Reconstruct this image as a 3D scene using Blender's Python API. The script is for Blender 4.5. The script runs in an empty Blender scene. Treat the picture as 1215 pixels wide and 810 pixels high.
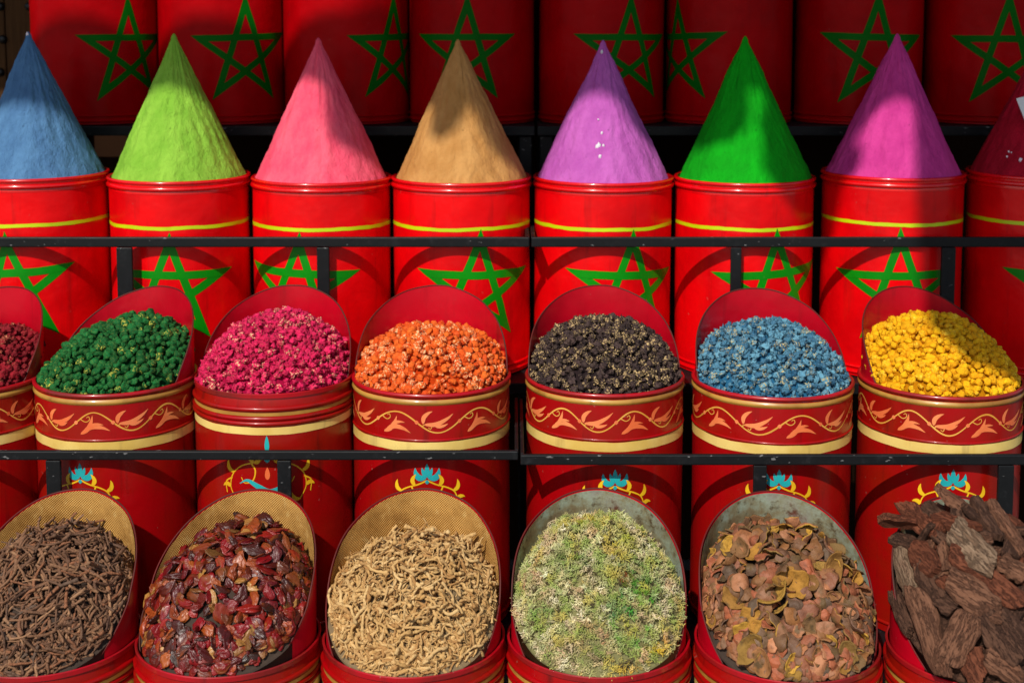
import bpy, bmesh, math, random
from mathutils import Vector, Matrix, noise
from mathutils.bvhtree import BVHTree

R_ = math.radians
scene = bpy.context.scene
col = scene.collection

# ------------------------------------------------------------------ camera
F_PX, XC, YC, PITCH, CAM_Z = 1600.0, 607.5, 193.0, R_(6.0), 1.75
cam_d = bpy.data.cameras.new("camera")
cam = bpy.data.objects.new("camera", cam_d); col.objects.link(cam)
cam.location = (0, 0, CAM_Z)
cam.rotation_euler = (math.pi / 2 - PITCH, 0, 0)
cam_d.sensor_width = 36.0
cam_d.lens = F_PX / 1215.0 * 36.0
cam_d.shift_y = -(405.0 - YC) / 1215.0
cam_d.clip_start, cam_d.clip_end = 0.05, 500
cam_d.dof.use_dof = True
cam_d.dof.focus_distance = 2.8
cam_d.dof.aperture_fstop = 3.5
scene.camera = cam

# ------------------------------------------------------------------ light
SUN_EL, SUN_AZ = R_(43), R_(22)            # azimuth: how far the sun stands left of straight behind the camera
w = bpy.data.worlds.new("World"); scene.world = w; w.use_nodes = True
nt = w.node_tree
bg = nt.nodes["Background"]
sky = nt.nodes.new("ShaderNodeTexSky"); sky.sky_type = 'NISHITA'; sky.sun_disc = False
sky.sun_elevation = SUN_EL
sky.sun_rotation = math.pi + SUN_AZ
nt.links.new(sky.outputs[0], bg.inputs[0]); bg.inputs[1].default_value = 0.1
sl = bpy.data.lights.new("sun", 'SUN'); sl.energy = 4.0; sl.angle = R_(0.5); sl.color = (1.0, 0.95, 0.86)
sun = bpy.data.objects.new("sun", sl); col.objects.link(sun)
SUN_DIR = Vector((math.sin(SUN_AZ) * math.cos(SUN_EL), math.cos(SUN_AZ) * math.cos(SUN_EL), -math.sin(SUN_EL)))
sun.rotation_euler = SUN_DIR.to_track_quat('-Z', 'Y').to_euler()
sun.location = (-3, -4, 6)
scene.view_settings.view_transform = 'Standard'
scene.view_settings.look = 'None'
scene.view_settings.exposure = 0.0
scene.view_settings.gamma = 1.0
scene.cycles.max_bounces = 8

# ------------------------------------------------------------------ helpers
def ray(px, py):
    u, v = (px - XC) / F_PX, -(py - YC) / F_PX
    c, s = math.cos(PITCH), math.sin(PITCH)
    return Vector((u, c + v * s, -s + v * c))
def at(px, py, Y):                          # the point on the plane y = Y seen at a pixel of the photograph
    d = ray(px, py)
    return Vector((0, 0, CAM_Z)) + d * (Y / d.y)

def lin(r, g, b):
    f = lambda c: (c / 255 / 12.92) if c / 255 <= .04045 else ((c / 255 + .055) / 1.055) ** 2.4
    return (f(r), f(g), f(b), 1)

def tag(o, label=None, cat=None, group=None, kind=None):
    if label: o['label'] = label
    if cat: o['category'] = cat
    if group: o['group'] = group
    if kind: o['kind'] = kind
    return o
def empty(name, loc, label, cat, group=None):
    o = bpy.data.objects.new(name, None); col.objects.link(o); o.location = loc
    o.empty_display_size = .05
    return tag(o, label, cat, group)
def link(name, bm, mat, parent=None, smooth=True, loc=None, autos=None):
    me = bpy.data.meshes.new(name)
    bm.normal_update(); bm.to_mesh(me); bm.free()
    if mat: me.materials.append(mat)
    if smooth: me.polygons.foreach_set('use_smooth', [True] * len(me.polygons))
    if autos: me.set_sharp_from_angle(angle=R_(autos))
    o = bpy.data.objects.new(name, me); col.objects.link(o)
    if parent: o.parent = parent
    if loc is not None: o.location = loc
    return o

def lathe(bm, prof, seg=96, wob=0.0, seed=0):
    rings = []
    for r, z in prof:
        ring = []
        for i in range(seg):
            a = 2 * math.pi * i / seg
            rr = r + wob * noise.noise(Vector((math.cos(a) * 1.3 + seed * 3.1, math.sin(a) * 1.3, z * 5)))
            ring.append(bm.verts.new((rr * math.sin(a), -rr * math.cos(a), z)))
        rings.append(ring)
    for k in range(len(rings) - 1):
        A, B = rings[k], rings[k + 1]
        for i in range(seg):
            j = (i + 1) % seg
            bm.faces.new((A[i], A[j], B[j], B[i]))
    return rings
def bead(r, z, b, n=8):                     # half-round bead outward, listed from top to bottom
    return [(r + b * math.cos(t), z + b * math.sin(t)) for t in [math.pi / 2 - math.pi * k / n for k in range(n + 1)]]
def box(bm, lo, hi, bev=0.0):
    m = Matrix.Translation((Vector(lo) + Vector(hi)) / 2) @ Matrix.Diagonal(list(Vector(hi) - Vector(lo)) + [1])
    g = bmesh.ops.create_cube(bm, size=1, matrix=m)
    if bev:
        es = list({e for v in g['verts'] for e in v.link_edges})
        bmesh.ops.bevel(bm, geom=es, offset=bev, segments=2, affect='EDGES', profile=.5)
WOB = [0.0, 0]
def wob_at(a, z): return WOB[0] * noise.noise(Vector((math.cos(a) * 1.3 + WOB[1] * 3.1, math.sin(a) * 1.3, z * 5)))
def ribbon(bm, pts, widths, r, off, a0=0.0, across=2, step=None):
    """a painted stroke on a cylinder: pts are (arc metres, height), widths the full width at each"""
    P = [Vector((p[0], p[1])) for p in pts]
    n = len(P); rows = []
    for i in range(n):
        t = (P[min(i + 1, n - 1)] - P[max(i - 1, 0)])
        t = t.normalized() if t.length > 1e-9 else Vector((1, 0))
        nn = Vector((-t.y, t.x))
        row = []
        for k in range(across + 1):
            q = P[i] + nn * widths[i] * (k / across - .5)
            a = a0 + q.x / r
            ro = r + off * .45 + wob_at(a, q.y)
            row.append(bm.verts.new((ro * math.sin(a), -ro * math.cos(a), q.y)))
        rows.append(row)
    for i in range(n - 1):
        for k in range(across):
            try: bm.faces.new((rows[i][k], rows[i + 1][k], rows[i + 1][k + 1], rows[i][k + 1]))
            except ValueError: pass
def curve(ctrl, n=18):                      # Catmull-Rom through control points
    c = [Vector(p) for p in ctrl]; c = [c[0] * 2 - c[1]] + c + [c[-1] * 2 - c[-2]]
    out = []
    segs = len(c) - 3
    for s in range(segs):
        p0, p1, p2, p3 = c[s:s + 4]
        for k in range(n):
            t = k / n
            out.append(.5 * ((2 * p1) + (p2 - p0) * t + (2 * p0 - 5 * p1 + 4 * p2 - p3) * t * t + (3 * p1 - p0 - 3 * p2 + p3) * t ** 3))
    out.append(c[-2]); return out

# ------------------------------------------------------------------ materials
class NB:
    def __init__(s, name):
        s.m = bpy.data.materials.new(name); s.m.use_nodes = True
        s.t = s.m.node_tree; s.b = s.t.nodes['Principled BSDF']
        s.oc = s.t.nodes.new('ShaderNodeTexCoord').outputs['Object']
    def n(s, typ, **kw):
        nd = s.t.nodes.new(typ)
        for k, v in kw.items(): setattr(nd, k, v)
        return nd
    def put(s, sock, v):
        if hasattr(v, 'is_output'): s.t.links.new(v, sock)
        else: sock.default_value = v
    def math(s, op, a, b=0.0, c=0.0, clamp=False):
        nd = s.n('ShaderNodeMath', operation=op); nd.use_clamp = clamp
        s.put(nd.inputs[0], a); s.put(nd.inputs[1], b); s.put(nd.inputs[2], c)
        return nd.outputs[0]
    def noise(s, scale, detail=3, rough=.55, vec=None, dist=0.0):
        nd = s.n('ShaderNodeTexNoise'); s.put(nd.inputs['Vector'], vec or s.oc)
        nd.inputs['Scale'].default_value = scale; nd.inputs['Detail'].default_value = detail
        nd.inputs['Roughness'].default_value = rough; nd.inputs['Distortion'].default_value = dist
        return nd.outputs[0]
    def vor(s, scale, vec=None, feature='F1'):
        nd = s.n('ShaderNodeTexVoronoi', feature=feature); s.put(nd.inputs['Vector'], vec or s.oc)
        nd.inputs['Scale'].default_value = scale
        return nd.outputs['Distance']
    def step(s, v, lo, hi):
        nd = s.n('ShaderNodeMapRange', interpolation_type='SMOOTHSTEP'); s.put(nd.inputs[0], v)
        nd.inputs[1].default_value = lo; nd.inputs[2].default_value = hi
        return nd.outputs[0]
    def mix(s, f, a, b):
        nd = s.n('ShaderNodeMix', data_type='RGBA'); s.put(nd.inputs[0], f); s.put(nd.inputs[6], a); s.put(nd.inputs[7], b)
        return nd.outputs[2]
    def map(s, scale, rnd=None):
        nd = s.n('ShaderNodeMapping'); s.put(nd.inputs['Vector'], s.oc); nd.inputs['Scale'].default_value = scale
        if rnd is not None:
            cb = s.n('ShaderNodeCombineXYZ')
            for k, f in enumerate((7.0, 13.0, 5.0)): s.put(cb.inputs[k], s.math('MULTIPLY', rnd, f))
            s.put(nd.inputs['Location'], cb.outputs[0])
        return nd.outputs[0]
    def rnd(s):
        a = s.n('ShaderNodeObjectInfo').outputs['Random']
        b = s.n('ShaderNodeNewGeometry').outputs['Random Per Island']
        return s.math('FRACT', s.math('MULTIPLY_ADD', b, 3.77, a))
    def orand(s): return s.n('ShaderNodeObjectInfo').outputs['Random']
    def ramp(s, f, stops):
        nd = s.n('ShaderNodeValToRGB'); e = nd.color_ramp.elements
        while len(e) < len(stops): e.new(.5)
        for i, (p, c) in enumerate(stops): e[i].position = p; e[i].color = c
        s.put(nd.inputs[0], f); return nd.outputs[0]
    def bump(s, h, strength, dist=.002):
        nd = s.n('ShaderNodeBump'); s.put(nd.inputs['Height'], h); nd.inputs['Strength'].default_value = strength
        nd.inputs['Distance'].default_value = dist
        s.put(s.b.inputs['Normal'], nd.outputs[0])
    def done(s, color, rough, **kw):
        s.put(s.b.inputs['Base Color'], color); s.put(s.b.inputs['Roughness'], rough)
        for k, v in kw.items(): s.put(s.b.inputs[k.replace('_', ' ')], v)
        return s.m

def enamel(name, c, c2, rough=.28, wear=.5, dirt=(0.03, .006, .004, 1), coat=.35, bumps=.12, spec=.45):
    b = NB(name); r = b.orand()
    v = b.map((1, 1, 1), r)
    n1 = b.noise(6, 4, .6, v)
    streak = b.noise(9, 4, .6, b.map((3, 3, .35), r))
    col_ = b.mix(b.step(n1, .35, .7), c, c2)
    col_ = b.mix(b.math('MULTIPLY', b.step(streak, .55, .8), wear), col_, dirt)
    chip = b.step(b.noise(70, 3, .6, v), .715, .74)
    col_ = b.mix(b.math('MULTIPLY', chip, .55 * wear), col_, (.35, .22, .17, 1))
    b.bump(b.noise(11, 3, .5, v), bumps, .01)
    return b.done(col_, b.math('MULTIPLY_ADD', b.noise(25, 4, .6, v), .25, rough - .1), Coat_Weight=coat, Coat_Roughness=.12, Specular_IOR_Level=spec)

M = {}
M['star_red'] = enamel('glossy_red_enamel', lin(234, 2, 9), lin(204, 1, 8), .3, .36, coat=.14, bumps=.5, spec=.24)
M['star_rim'] = enamel('glossy_red_rim', lin(228, 3, 10), lin(206, 2, 8), .24, .4, coat=.5, bumps=.2, spec=.5)
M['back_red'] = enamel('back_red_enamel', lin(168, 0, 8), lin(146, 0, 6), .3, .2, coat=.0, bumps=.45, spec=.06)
M['back_green'] = None
M['lacquer'] = enamel('dark_red_lacquer', lin(160, 2, 9), lin(142, 20, 6), .28, .75, bumps=.25, coat=.2, spec=.35)
M['scoop_red'] = enamel('crimson_scoop_paint', lin(190, 4, 30), lin(170, 3, 24), .32, .35, coat=.15, bumps=.3, spec=.35)
M['edge'] = enamel('worn_sheet_edge', lin(98, 26, 24), lin(74, 44, 38), .5, .6, coat=0, spec=.2)
M['rim_red'] = enamel('worn_rim_paint', lin(176, 6, 24), lin(120, 30, 26), .3, .6)
M['green_paint'] = enamel('green_star_paint', lin(3, 140, 10), lin(2, 120, 8), .35, .15, (0.0, .03, 0, 1), coat=.1, spec=.25)
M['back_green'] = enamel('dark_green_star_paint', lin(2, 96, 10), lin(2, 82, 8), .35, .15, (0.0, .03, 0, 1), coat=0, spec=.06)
M['yellow_paint'] = enamel('yellow_green_stripe', lin(200, 220, 4), lin(184, 204, 4), .35, .15, (.1, .1, 0, 1))
M['gold_paint'] = enamel('old_gold_paint', lin(188, 142, 62), lin(146, 98, 36), .35, .7, (.09, .045, .01, 1))
M['cream_paint'] = enamel('cream_gold_band', lin(236, 206, 120), lin(214, 176, 84), .4, .5, (.2, .12, .04, 1))
M['salmon_paint'] = enamel('salmon_leaf_paint', lin(240, 140, 84), lin(226, 104, 54), .4, .3, (.25, .06, .02, 1))
M['vine_paint'] = enamel('ochre_vine_paint', lin(232, 176, 80), lin(214, 146, 50), .4, .3, (.2, .1, .02, 1))
M['teal_paint'] = enamel('turquoise_paint', lin(30, 172, 172), lin(20, 140, 150), .4, .3, (.01, .1, .12, 1))
M['lemon_paint'] = enamel('yellow_scroll_paint', lin(240, 196, 30), lin(216, 160, 20), .4, .3, (.2, .1, .0, 1))

def black_steel():
    b = NB('black_painted_steel'); n1 = b.noise(14, 5, .65)
    dust = b.step(b.noise(40, 5, .7), .52, .8)
    c = b.mix(dust, (.006, .007, .008, 1), (.018, .019, .021, 1))
    sc = b.step(b.noise(120, 2, .5, b.map((.4, 1, 1))), .69, .73)
    c = b.mix(b.math('MULTIPLY', sc, .7), c, (.22, .22, .22, 1))
    b.bump(n1, .15, .004)
    return b.done(c, b.math('MULTIPLY_ADD', n1, .3, .35), Specular_IOR_Level=.22)
M['steel'] = black_steel()

def powder(name, c, c2, s=1.0):
    b = NB(name); v = b.map((1, 1, .55))
    n1 = b.noise(22, 5, .65, v)
    col_ = b.mix(b.step(n1, .3, .72), c2, c)
    pit = b.step(b.noise(75, 2, .5), .72, .76)
    col_ = b.mix(b.math('MULTIPLY', pit, .45), col_, tuple(x * .25 for x in c[:3]) + (1,))
    h = b.math('ADD', b.math('MULTIPLY', b.noise(70, 6, .75, v, .15), 1.0), b.math('MULTIPLY', b.step(b.noise(42, 5, .65, b.map((1, 1, .38)), .3), .4, .62), .4))
    b.bump(h, .55 * s, .006)
    return b.done(col_, .82, Specular_IOR_Level=.2)

def bud_mat(name, ca, cb, dark, fleck, amount, bump=.6, rough=.75, scale=1.0):
    b = NB(name); r = b.rnd(); v = b.map((1, 1, 1), r)
    col_ = b.mix(r, ca, cb)
    col_ = b.mix(b.math('MULTIPLY', b.step(b.noise(150 * scale, 4, .65, v), .5, .75), .6), col_, dark)
    pick = b.step(b.math('FRACT', b.math('MULTIPLY', r, 17.3)), 1 - amount - .12, 1 - amount + .12)
    f = b.step(b.noise(230 * scale, 3, .6, v), .5, .6)
    f = b.math('MULTIPLY', f, b.math('MULTIPLY_ADD', pick, .9, .06))
    col_ = b.mix(f, col_, fleck)
    b.bump(b.noise(190 * scale, 4, .65, v), bump, .004)
    return b.done(col_, rough, Specular_IOR_Level=.25)

def organic(name, cols, stripe=(1, 1, 1), sc=120, bump=.6, rough=.7, spec=.3, patch=None, coat=0.0):
    b = NB(name); r = b.rnd(); v = b.map(stripe, r)
    n = len(cols)
    c = b.ramp(r, [((i + .5) / n, cc) for i, cc in enumerate(cols)])
    n1 = b.noise(sc, 5, .65, v)
    c = b.mix(b.math('MULTIPLY', b.step(n1, .45, .75), .7), c, tuple(x * .3 for x in cols[0][:3]) + (1,))
    if patch:
        c = b.mix(b.step(b.noise(sc * .35, 3, .6, v), .56, .68), c, patch)
    b.bump(n1, bump, .004)
    return b.done(c, rough, Specular_IOR_Level=spec, Coat_Weight=coat, Coat_Roughness=.25)

def burlap():
    b = NB('burlap_weave'); uv = b.n('ShaderNodeTexCoord').outputs['UV']
    sep = b.n('ShaderNodeSeparateXYZ'); b.put(sep.inputs[0], uv)
    k = 2 * math.pi / .0056
    wob = b.math('MULTIPLY', b.noise(28, 4), 6.5)
    su = b.math('SINE', b.math('MULTIPLY_ADD', sep.outputs[0], k, wob)); sv = b.math('SINE', b.math('MULTIPLY_ADD', sep.outputs[1], k, wob))
    h = b.math('MULTIPLY', su, sv)
    hh = b.math('MULTIPLY_ADD', h, .5, .5)
    c = b.mix(hh, lin(160, 106, 42), lin(240, 188, 108))
    c = b.mix(b.math('MULTIPLY', b.step(b.noise(8, 5, .65), .42, .72), .75), c, lin(136, 88, 36))
    c = b.mix(b.math('MULTIPLY', b.step(b.noise(60, 3, .6), .55, .8), .5), c, lin(236, 200, 130))
    b.bump(b.math('ADD', hh, b.math('MULTIPLY', b.noise(12, 3), 4.0)), .8, .004)
    return b.done(c, .9, Specular_IOR_Level=.1)
M['burlap'] = burlap()
def galv():
    b = NB('tarnished_galvanised_metal'); v = b.oc
    n1 = b.noise(14, 5, .65); n2 = b.noise(45, 5, .7); n3 = b.noise(7, 4, .6)
    c = b.ramp(n1, [(.28, lin(120, 84, 56)), (.45, lin(146, 136, 104)), (.58, lin(170, 182, 160)), (.75, lin(196, 212, 208))])
    c = b.mix(b.step(n2, .5, .72), c, lin(84, 66, 40))
    c = b.mix(b.math('MULTIPLY', b.step(n3, .55, .7), .7), c, lin(120, 40, 30))
    b.bump(n2, .4, .003)
    return b.done(c, b.math('MULTIPLY_ADD', n2, .4, .25), Metallic=.45)
M['galv'] = galv()
def wood(name, a, c_):
    b = NB(name); g = b.noise(20, 5, .6, b.map((6, 6, .5)))
    b.bump(g, .4, .004)
    return b.done(b.mix(g, a, c_), .7, Specular_IOR_Level=.1)
M['door_wood'] = wood('dark_stained_wood', (.03, .012, .004, 1), (.11, .05, .016, 1))
M['board'] = wood('shelf_board_wood', (.02, .012, .008, 1), (.05, .03, .02, 1))
b_ = NB('dark_iron'); M['iron'] = b_.done((.02, .02, .02, 1), .35, Metallic=.8)
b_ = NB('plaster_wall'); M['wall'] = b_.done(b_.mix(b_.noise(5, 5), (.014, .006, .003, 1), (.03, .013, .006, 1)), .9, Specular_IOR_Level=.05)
b_ = NB('stone_ground'); M['ground'] = b_.done(b_.mix(b_.noise(3, 5), (.10, .08, .07, 1), (.16, .13, .11, 1)), .85)
b_ = NB('canvas_cloth'); M['canvas'] = b_.done(b_.mix(b_.noise(8, 4), (.25, .2, .14, 1), (.33, .27, .2, 1)), .9)
b_ = NB('white_paper'); M['paper'] = b_.done(b_.mix(b_.noise(30, 3), (.75, .75, .74, 1), (.62, .62, .6, 1)), .7)
b_ = NB('white_chip'); M['chip'] = b_.done(b_.mix(b_.noise(300, 3), (.85, .82, .84, 1), (.6, .5, .6, 1)), .5)

# ------------------------------------------------------------------ the setting
GROUND_Z = 0.0
bm = bmesh.new(); bmesh.ops.create_grid(bm, x_segments=8, y_segments=8, size=30)
tag(link('ground', bm, M['ground'], smooth=False), kind='structure')
bm = bmesh.new(); box(bm, (-3.2, 4.24, .006), (3.2, 4.36, 3.4))
tag(link('shop_wall', bm, M['wall'], smooth=False), 'dark brown shop wall in the shade behind the back row of drums', 'wall')

# door at the upper left, with studs
door = empty('studded_door', (-1.62, 4.21, .75), 'dark brown wooden door with iron studs behind the blue cone', 'door')
for k in range(6):
    bm = bmesh.new(); x = -.42 + k * .118
    box(bm, (x, -.015, -.7), (x + .115, .015, 1.75), .003)
    link('plank', bm, M['door_wood'], door, smooth=False)
for cpx in (-34, 0, 34):
    for row_ in range(-1, 6):
        p = at(cpx + (3 if row_ % 2 else 0), 8 + 39 * row_, 4.19)
        bm = bmesh.new(); bmesh.ops.create_uvsphere(bm, u_segments=16, v_segments=10, radius=.0135, matrix=Matrix.Diagonal((1, .7, 1, 1)))
        link('stud', bm, M['iron'], door, loc=(p.x + 1.62, -.017, p.z - .75))

# ------------------------------------------------------------------ racks
ROW1_Y, ROW2_Y, ROW3_Y, ROW4_Y = 3.85, 3.47, 3.01, 2.56
Z = lambda py, Y: at(607, py, Y).z
R1_BASE = Z(148.5, ROW1_Y - .178)
R2_RIM = Z(206, ROW2_Y); R2_BASE = Z(450, ROW2_Y - .18)
R3_RIM = Z(468, ROW3_Y - .178); R3_BASE = R3_RIM - .552
R4_RIM = Z(752, ROW4_Y); R4_BASE = R4_RIM - .50
def rack(side):
    sg = 1 if side == 'right' else -1
    xe_u = at(630.5 if sg > 0 else 628.5, 287, 3.25).x; xe_l = at(617.5 if sg > 0 else 615.2, 540, 2.79).x; xe_t = at(637.5 if sg > 0 else 634.5, 157, 3.66).x
    far = 1.75 * sg
    t = empty('stepped_rack', (sg * .9, 3.2, 0), 'black steel stepped rack, the half %s the gap under the tan cone' % ('right of' if sg > 0 else 'left of'), 'rack', 'black display racks')
    dx = -sg * .9
    def B(name, lo, hi, bev=.003, mat='steel'):
        lo2 = [min(a, b) for a, b in zip(lo, hi)]; hi2 = [max(a, b) for a, b in zip(lo, hi)]
        b = bmesh.new(); box(b, (lo2[0] + dx, lo2[1] - 3.2, lo2[2]), (hi2[0] + dx, hi2[1] - 3.2, hi2[2]), bev)
        return link(name, b, M[mat], t, smooth=False)
    # guard rails
    UY = 3.266
    zu0, zu1 = Z(293.5, UY), Z(281.5, UY)
    yl = (549, 536.5) if sg < 0 else (555, 541)
    ylr = 2.806 if sg < 0 else 2.786
    zl0, zl1 = Z(yl[0] - 3, ylr), Z(yl[1] - 3 + 1.5, ylr)
    B('guard_rail', (xe_u, UY, zu0), (far, UY + .012, zu1), .003)
    B('end_rail', (xe_u, UY + .0125, zu0), (xe_u + sg * .01, 3.66, zu1), .002)
    B('guard_rail', (xe_l, ylr, zl0), (far, ylr + .012, zl1), .003)
    B('end_rail', (xe_l, ylr + .0125, zl0), (xe_l + sg * .008, 3.22, zl1), .002)
    # shelves and their edges
    for nm, base, y0, y1, xe, th in (('shelf', R1_BASE, 3.655, 4.1, xe_t, .028), ('shelf', R2_BASE, 3.262, 3.65, xe_u, .03), ('shelf', R3_BASE, 2.815, 3.22, xe_l, .03), ('shelf', R4_BASE, 2.34, 2.79, xe_l, .03)):
        B(nm, (xe, y0, base - .002), (far, y1, base - th), .002, 'steel')
    # posts
    for px, wd in (((145, 19), (382, 15)) if sg < 0 else ((875, 13), (1128.5, 17))):
        p = at(px, 310, 3.25); hw = wd / 2 * 3.25 / F_PX
        B('post', (p.x - hw, UY + .001, R2_BASE - .001), (p.x + hw, UY + .011, zu0 - .001), .002)
    for px, wd in (((65, 18), (338, 17)) if sg < 0 else ((901, 16), (1192, 19))):
        p = at(px, 570, ylr + .01); hw = wd / 2 * 2.8 / F_PX
        B('post', (p.x - hw, ylr + .001, R3_BASE - .001), (p.x + hw, ylr + .011, zl0 - .001), .002)
    for x in (xe_t + sg * .025, far - sg * .03):
        B('leg', (x - .018, 3.67, .0), (x + .018, 3.70, R1_BASE - .03), .003)
        B('leg', (x - .018, 4.06, .0), (x + .018, 4.09, R1_BASE - .03), .003)
        B('leg', (x - .018, 3.27, .0), (x + .018, 3.30, R2_BASE - .032), .003)
        B('leg', (x - .018, 2.825, .0), (x + .018, 2.855, R3_BASE - .032), .003)
        B('leg', (x - .018, 2.35, .0), (x + .018, 2.38, R4_BASE - .032), .003)
rack('left'); rack('right')

# ------------------------------------------------------------------ drums
def star(parent, r, zc, R, ang, tilt=0.0, wf=.15, seed=0, wide=1.0):
    rr = random.Random(seed)
    tips = []
    for k in range(5):
        a = math.pi / 2 + k * 2 * math.pi / 5 + tilt + rr.uniform(-.035, .035)
        q = R * rr.uniform(.95, 1.05); tips.append(Vector((wide * q * math.cos(a), q * math.sin(a))))
    bm = bmesh.new()
    def isect(p, d, q, e):
        den = d.x * e.y - d.y * e.x
        s = ((q.x - p.x) * e.y - (q.y - p.y) * e.x) / den
        return p + d * s
    for k in range(5):
        A, B = tips[k], tips[(k + 2) % 5]
        d = (B - A).normalized(); nrm = Vector((-d.y, d.x))
        if nrm.dot(-A) < 0: nrm = -nrm
        wd = R * wf
        oa = tips[(k + 3) % 5] - A; ob = tips[(k + 4) % 5] - B
        A2 = isect(A + nrm * wd, d, A, oa); B2 = isect(A + nrm * wd, d, B, ob)
        n = 24
        rows = []
        for i in range(n + 1):
            t = i / n; p0 = A.lerp(B, t); p1 = A2.lerp(B2, t); row = []
            jw = .0014 * noise.noise(Vector((t * 5, k * 3.3, seed)))
            for q in (p0 + nrm * jw * min(1, 6 * t, 6 * (1 - t)), (p0 + p1) / 2, p1 + nrm * jw * .8):
                a = ang + q.x / r; ro = r + .0004 + .0002 * k + wob_at(a, zc + q.y)
                row.append(bm.verts.new((ro * math.sin(a), -ro * math.cos(a), zc + q.y)))
            rows.append(row)
        for i in range(n):
            for j in range(2):
                bm.faces.new((rows[i][j], rows[i + 1][j], rows[i + 1][j + 1], rows[i][j + 1]))
    bmesh.ops.recalc_face_normals(bm, faces=bm.faces[:])
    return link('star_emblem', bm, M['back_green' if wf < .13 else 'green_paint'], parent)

def stripe(parent, name, r, z0, z1, mat, off=.0009, bulge=0.0, wob=0.0, seed=0):
    bm = bmesh.new(); n = 6
    seg = 128; rings = []
    for k in range(n + 1):
        t = k / n; ring = []
        for i in range(seg):
            a = 2 * math.pi * i / seg
            dz = wob * noise.noise(Vector((math.cos(a) * 2 + seed, math.sin(a) * 2, seed * 1.7))) + (wob * .4 * noise.noise(Vector((math.cos(a) * 9, math.sin(a) * 9, k * 9.1 + seed))) if k in (0, n) else 0)
            rr = r + off * .5 + bulge * math.sin(math.pi * t) + wob_at(a, z1 + (z0 - z1) * t + dz)
            ring.append(bm.verts.new((rr * math.sin(a), -rr * math.cos(a), z1 + (z0 - z1) * t + dz)))
        rings.append(ring)
    for k in range(n):
        for i in range(seg):
            j = (i + 1) % seg
            bm.faces.new((rings[k][i], rings[k + 1][i], rings[k + 1][j], rings[k][j]))
    bmesh.ops.recalc_face_normals(bm, faces=bm.faces[:])
    return link(name, bm, M[mat], parent)

def star_drum(cx, cy, base, H, ang, label, R=.15, zc=None, mat='star_red', lean=(0, 0), tilt=0.0, r=.178, seed=0, grp=None, star_z=.0):
    t = empty('star_drum', (cx, cy, base), label, 'drum', grp)
    t.rotation_euler = (lean[0], lean[1], 0); WOB[:] = [.0012, seed]
    bm = bmesh.new()
    prof = [(0, .006), (r - .003, .006), (r - .003, .0)] + [(r + .001, .001)] + list(reversed(bead(r, .010, .0045, 6))) + [(r, .017)] + list(reversed(bead(r, .024, .0035, 6))) + [(r, .03)]
    prof += [(r, .03 + (H - .07) * k / 12) for k in range(1, 13)] + [(r, H - .034), (r - .003, H - .034), (r - .003, .012), (0, .012)]
    lathe(bm, prof, 96, .0012, seed)
    bmesh.ops.recalc_face_normals(bm, faces=bm.faces[:])
    link('body', bm, M[mat], t, autos=50)
    bm = bmesh.new()
    pr = [(r - .0036, H - .012)] + [(r - .0036, H - .001)] + bead(r, H - .005, .0052, 8)[1:] + [(r + .0002, H - .0125)] + bead(r, H - .020, .0062, 8) + [(r + .0004, H - .029), (r + .0004, H - .0335), (r - .0036, H - .0335)]
    lathe(bm, pr, 96, .0012, seed)
    bmesh.ops.recalc_face_normals(bm, faces=bm.faces[:])
    link('rim', bm, M['star_rim' if mat == 'star_red' else mat], t, autos=60)
    stripe(t, 'yellow_stripe', r, H - .121, H - .112, 'yellow_paint', wob=.0025, seed=seed, off=.0013)
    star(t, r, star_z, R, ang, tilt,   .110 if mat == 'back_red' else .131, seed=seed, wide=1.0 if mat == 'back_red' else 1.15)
    return t

# back row
b1 = [(116, 46, .158, 'between the blue and lime cones'), (265, 33, .16, 'between the lime and pink cones'), (412, 54, .158, 'between the pink and tan cones'),
      (560, -3, .158, 'directly behind the tan cone'), (713, 22, .158, 'directly behind the light purple cone'), (864, -61, .158, 'between the purple and green cones'),
      (1017, 2, .17, 'between the green and magenta cones'), (1171, -3, .165, 'between the magenta and dark red cones')]
for i, (px, a, R, wh) in enumerate(b1):
    x = at(px, 100, ROW1_Y).x
    zc = Z(62, ROW1_Y - .178) - R1_BASE
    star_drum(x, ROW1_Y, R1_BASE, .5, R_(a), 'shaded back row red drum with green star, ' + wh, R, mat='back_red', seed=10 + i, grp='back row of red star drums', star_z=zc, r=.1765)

# second row with cones
b2 = [(45, -4, R_(4), 'blue', (32, 38)), (213, 3, 0, 'lime green', (205, 40)), (381, -14, R_(-2), 'pink', (377, 45)), (548, 15, R_(-3), 'tan', (543, 47)),
      (715, 20, R_(-2), 'light purple', (716, 48)), (884, 20, R_(2), 'bright green', (885, 43)), (1059, -7, R_(2), 'magenta', (1066, 40)), (1232, 8, 0, 'dark red', (1240, 45))]
cone_cols = {'blue': ((86, 130, 172), (70, 110, 152)), 'lime green': ((146, 196, 66), (122, 176, 50)), 'pink': ((246, 98, 120), (232, 72, 102)), 'tan': ((200, 147, 85), (178, 124, 64)),
             'light purple': ((192, 98, 180), (174, 80, 164)), 'bright green': ((0, 164, 14), (0, 144, 9)), 'magenta': ((206, 62, 142), (184, 46, 126)), 'dark red': ((176, 8, 40), (150, 4, 30))}
H2 = R2_RIM - R2_BASE
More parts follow.
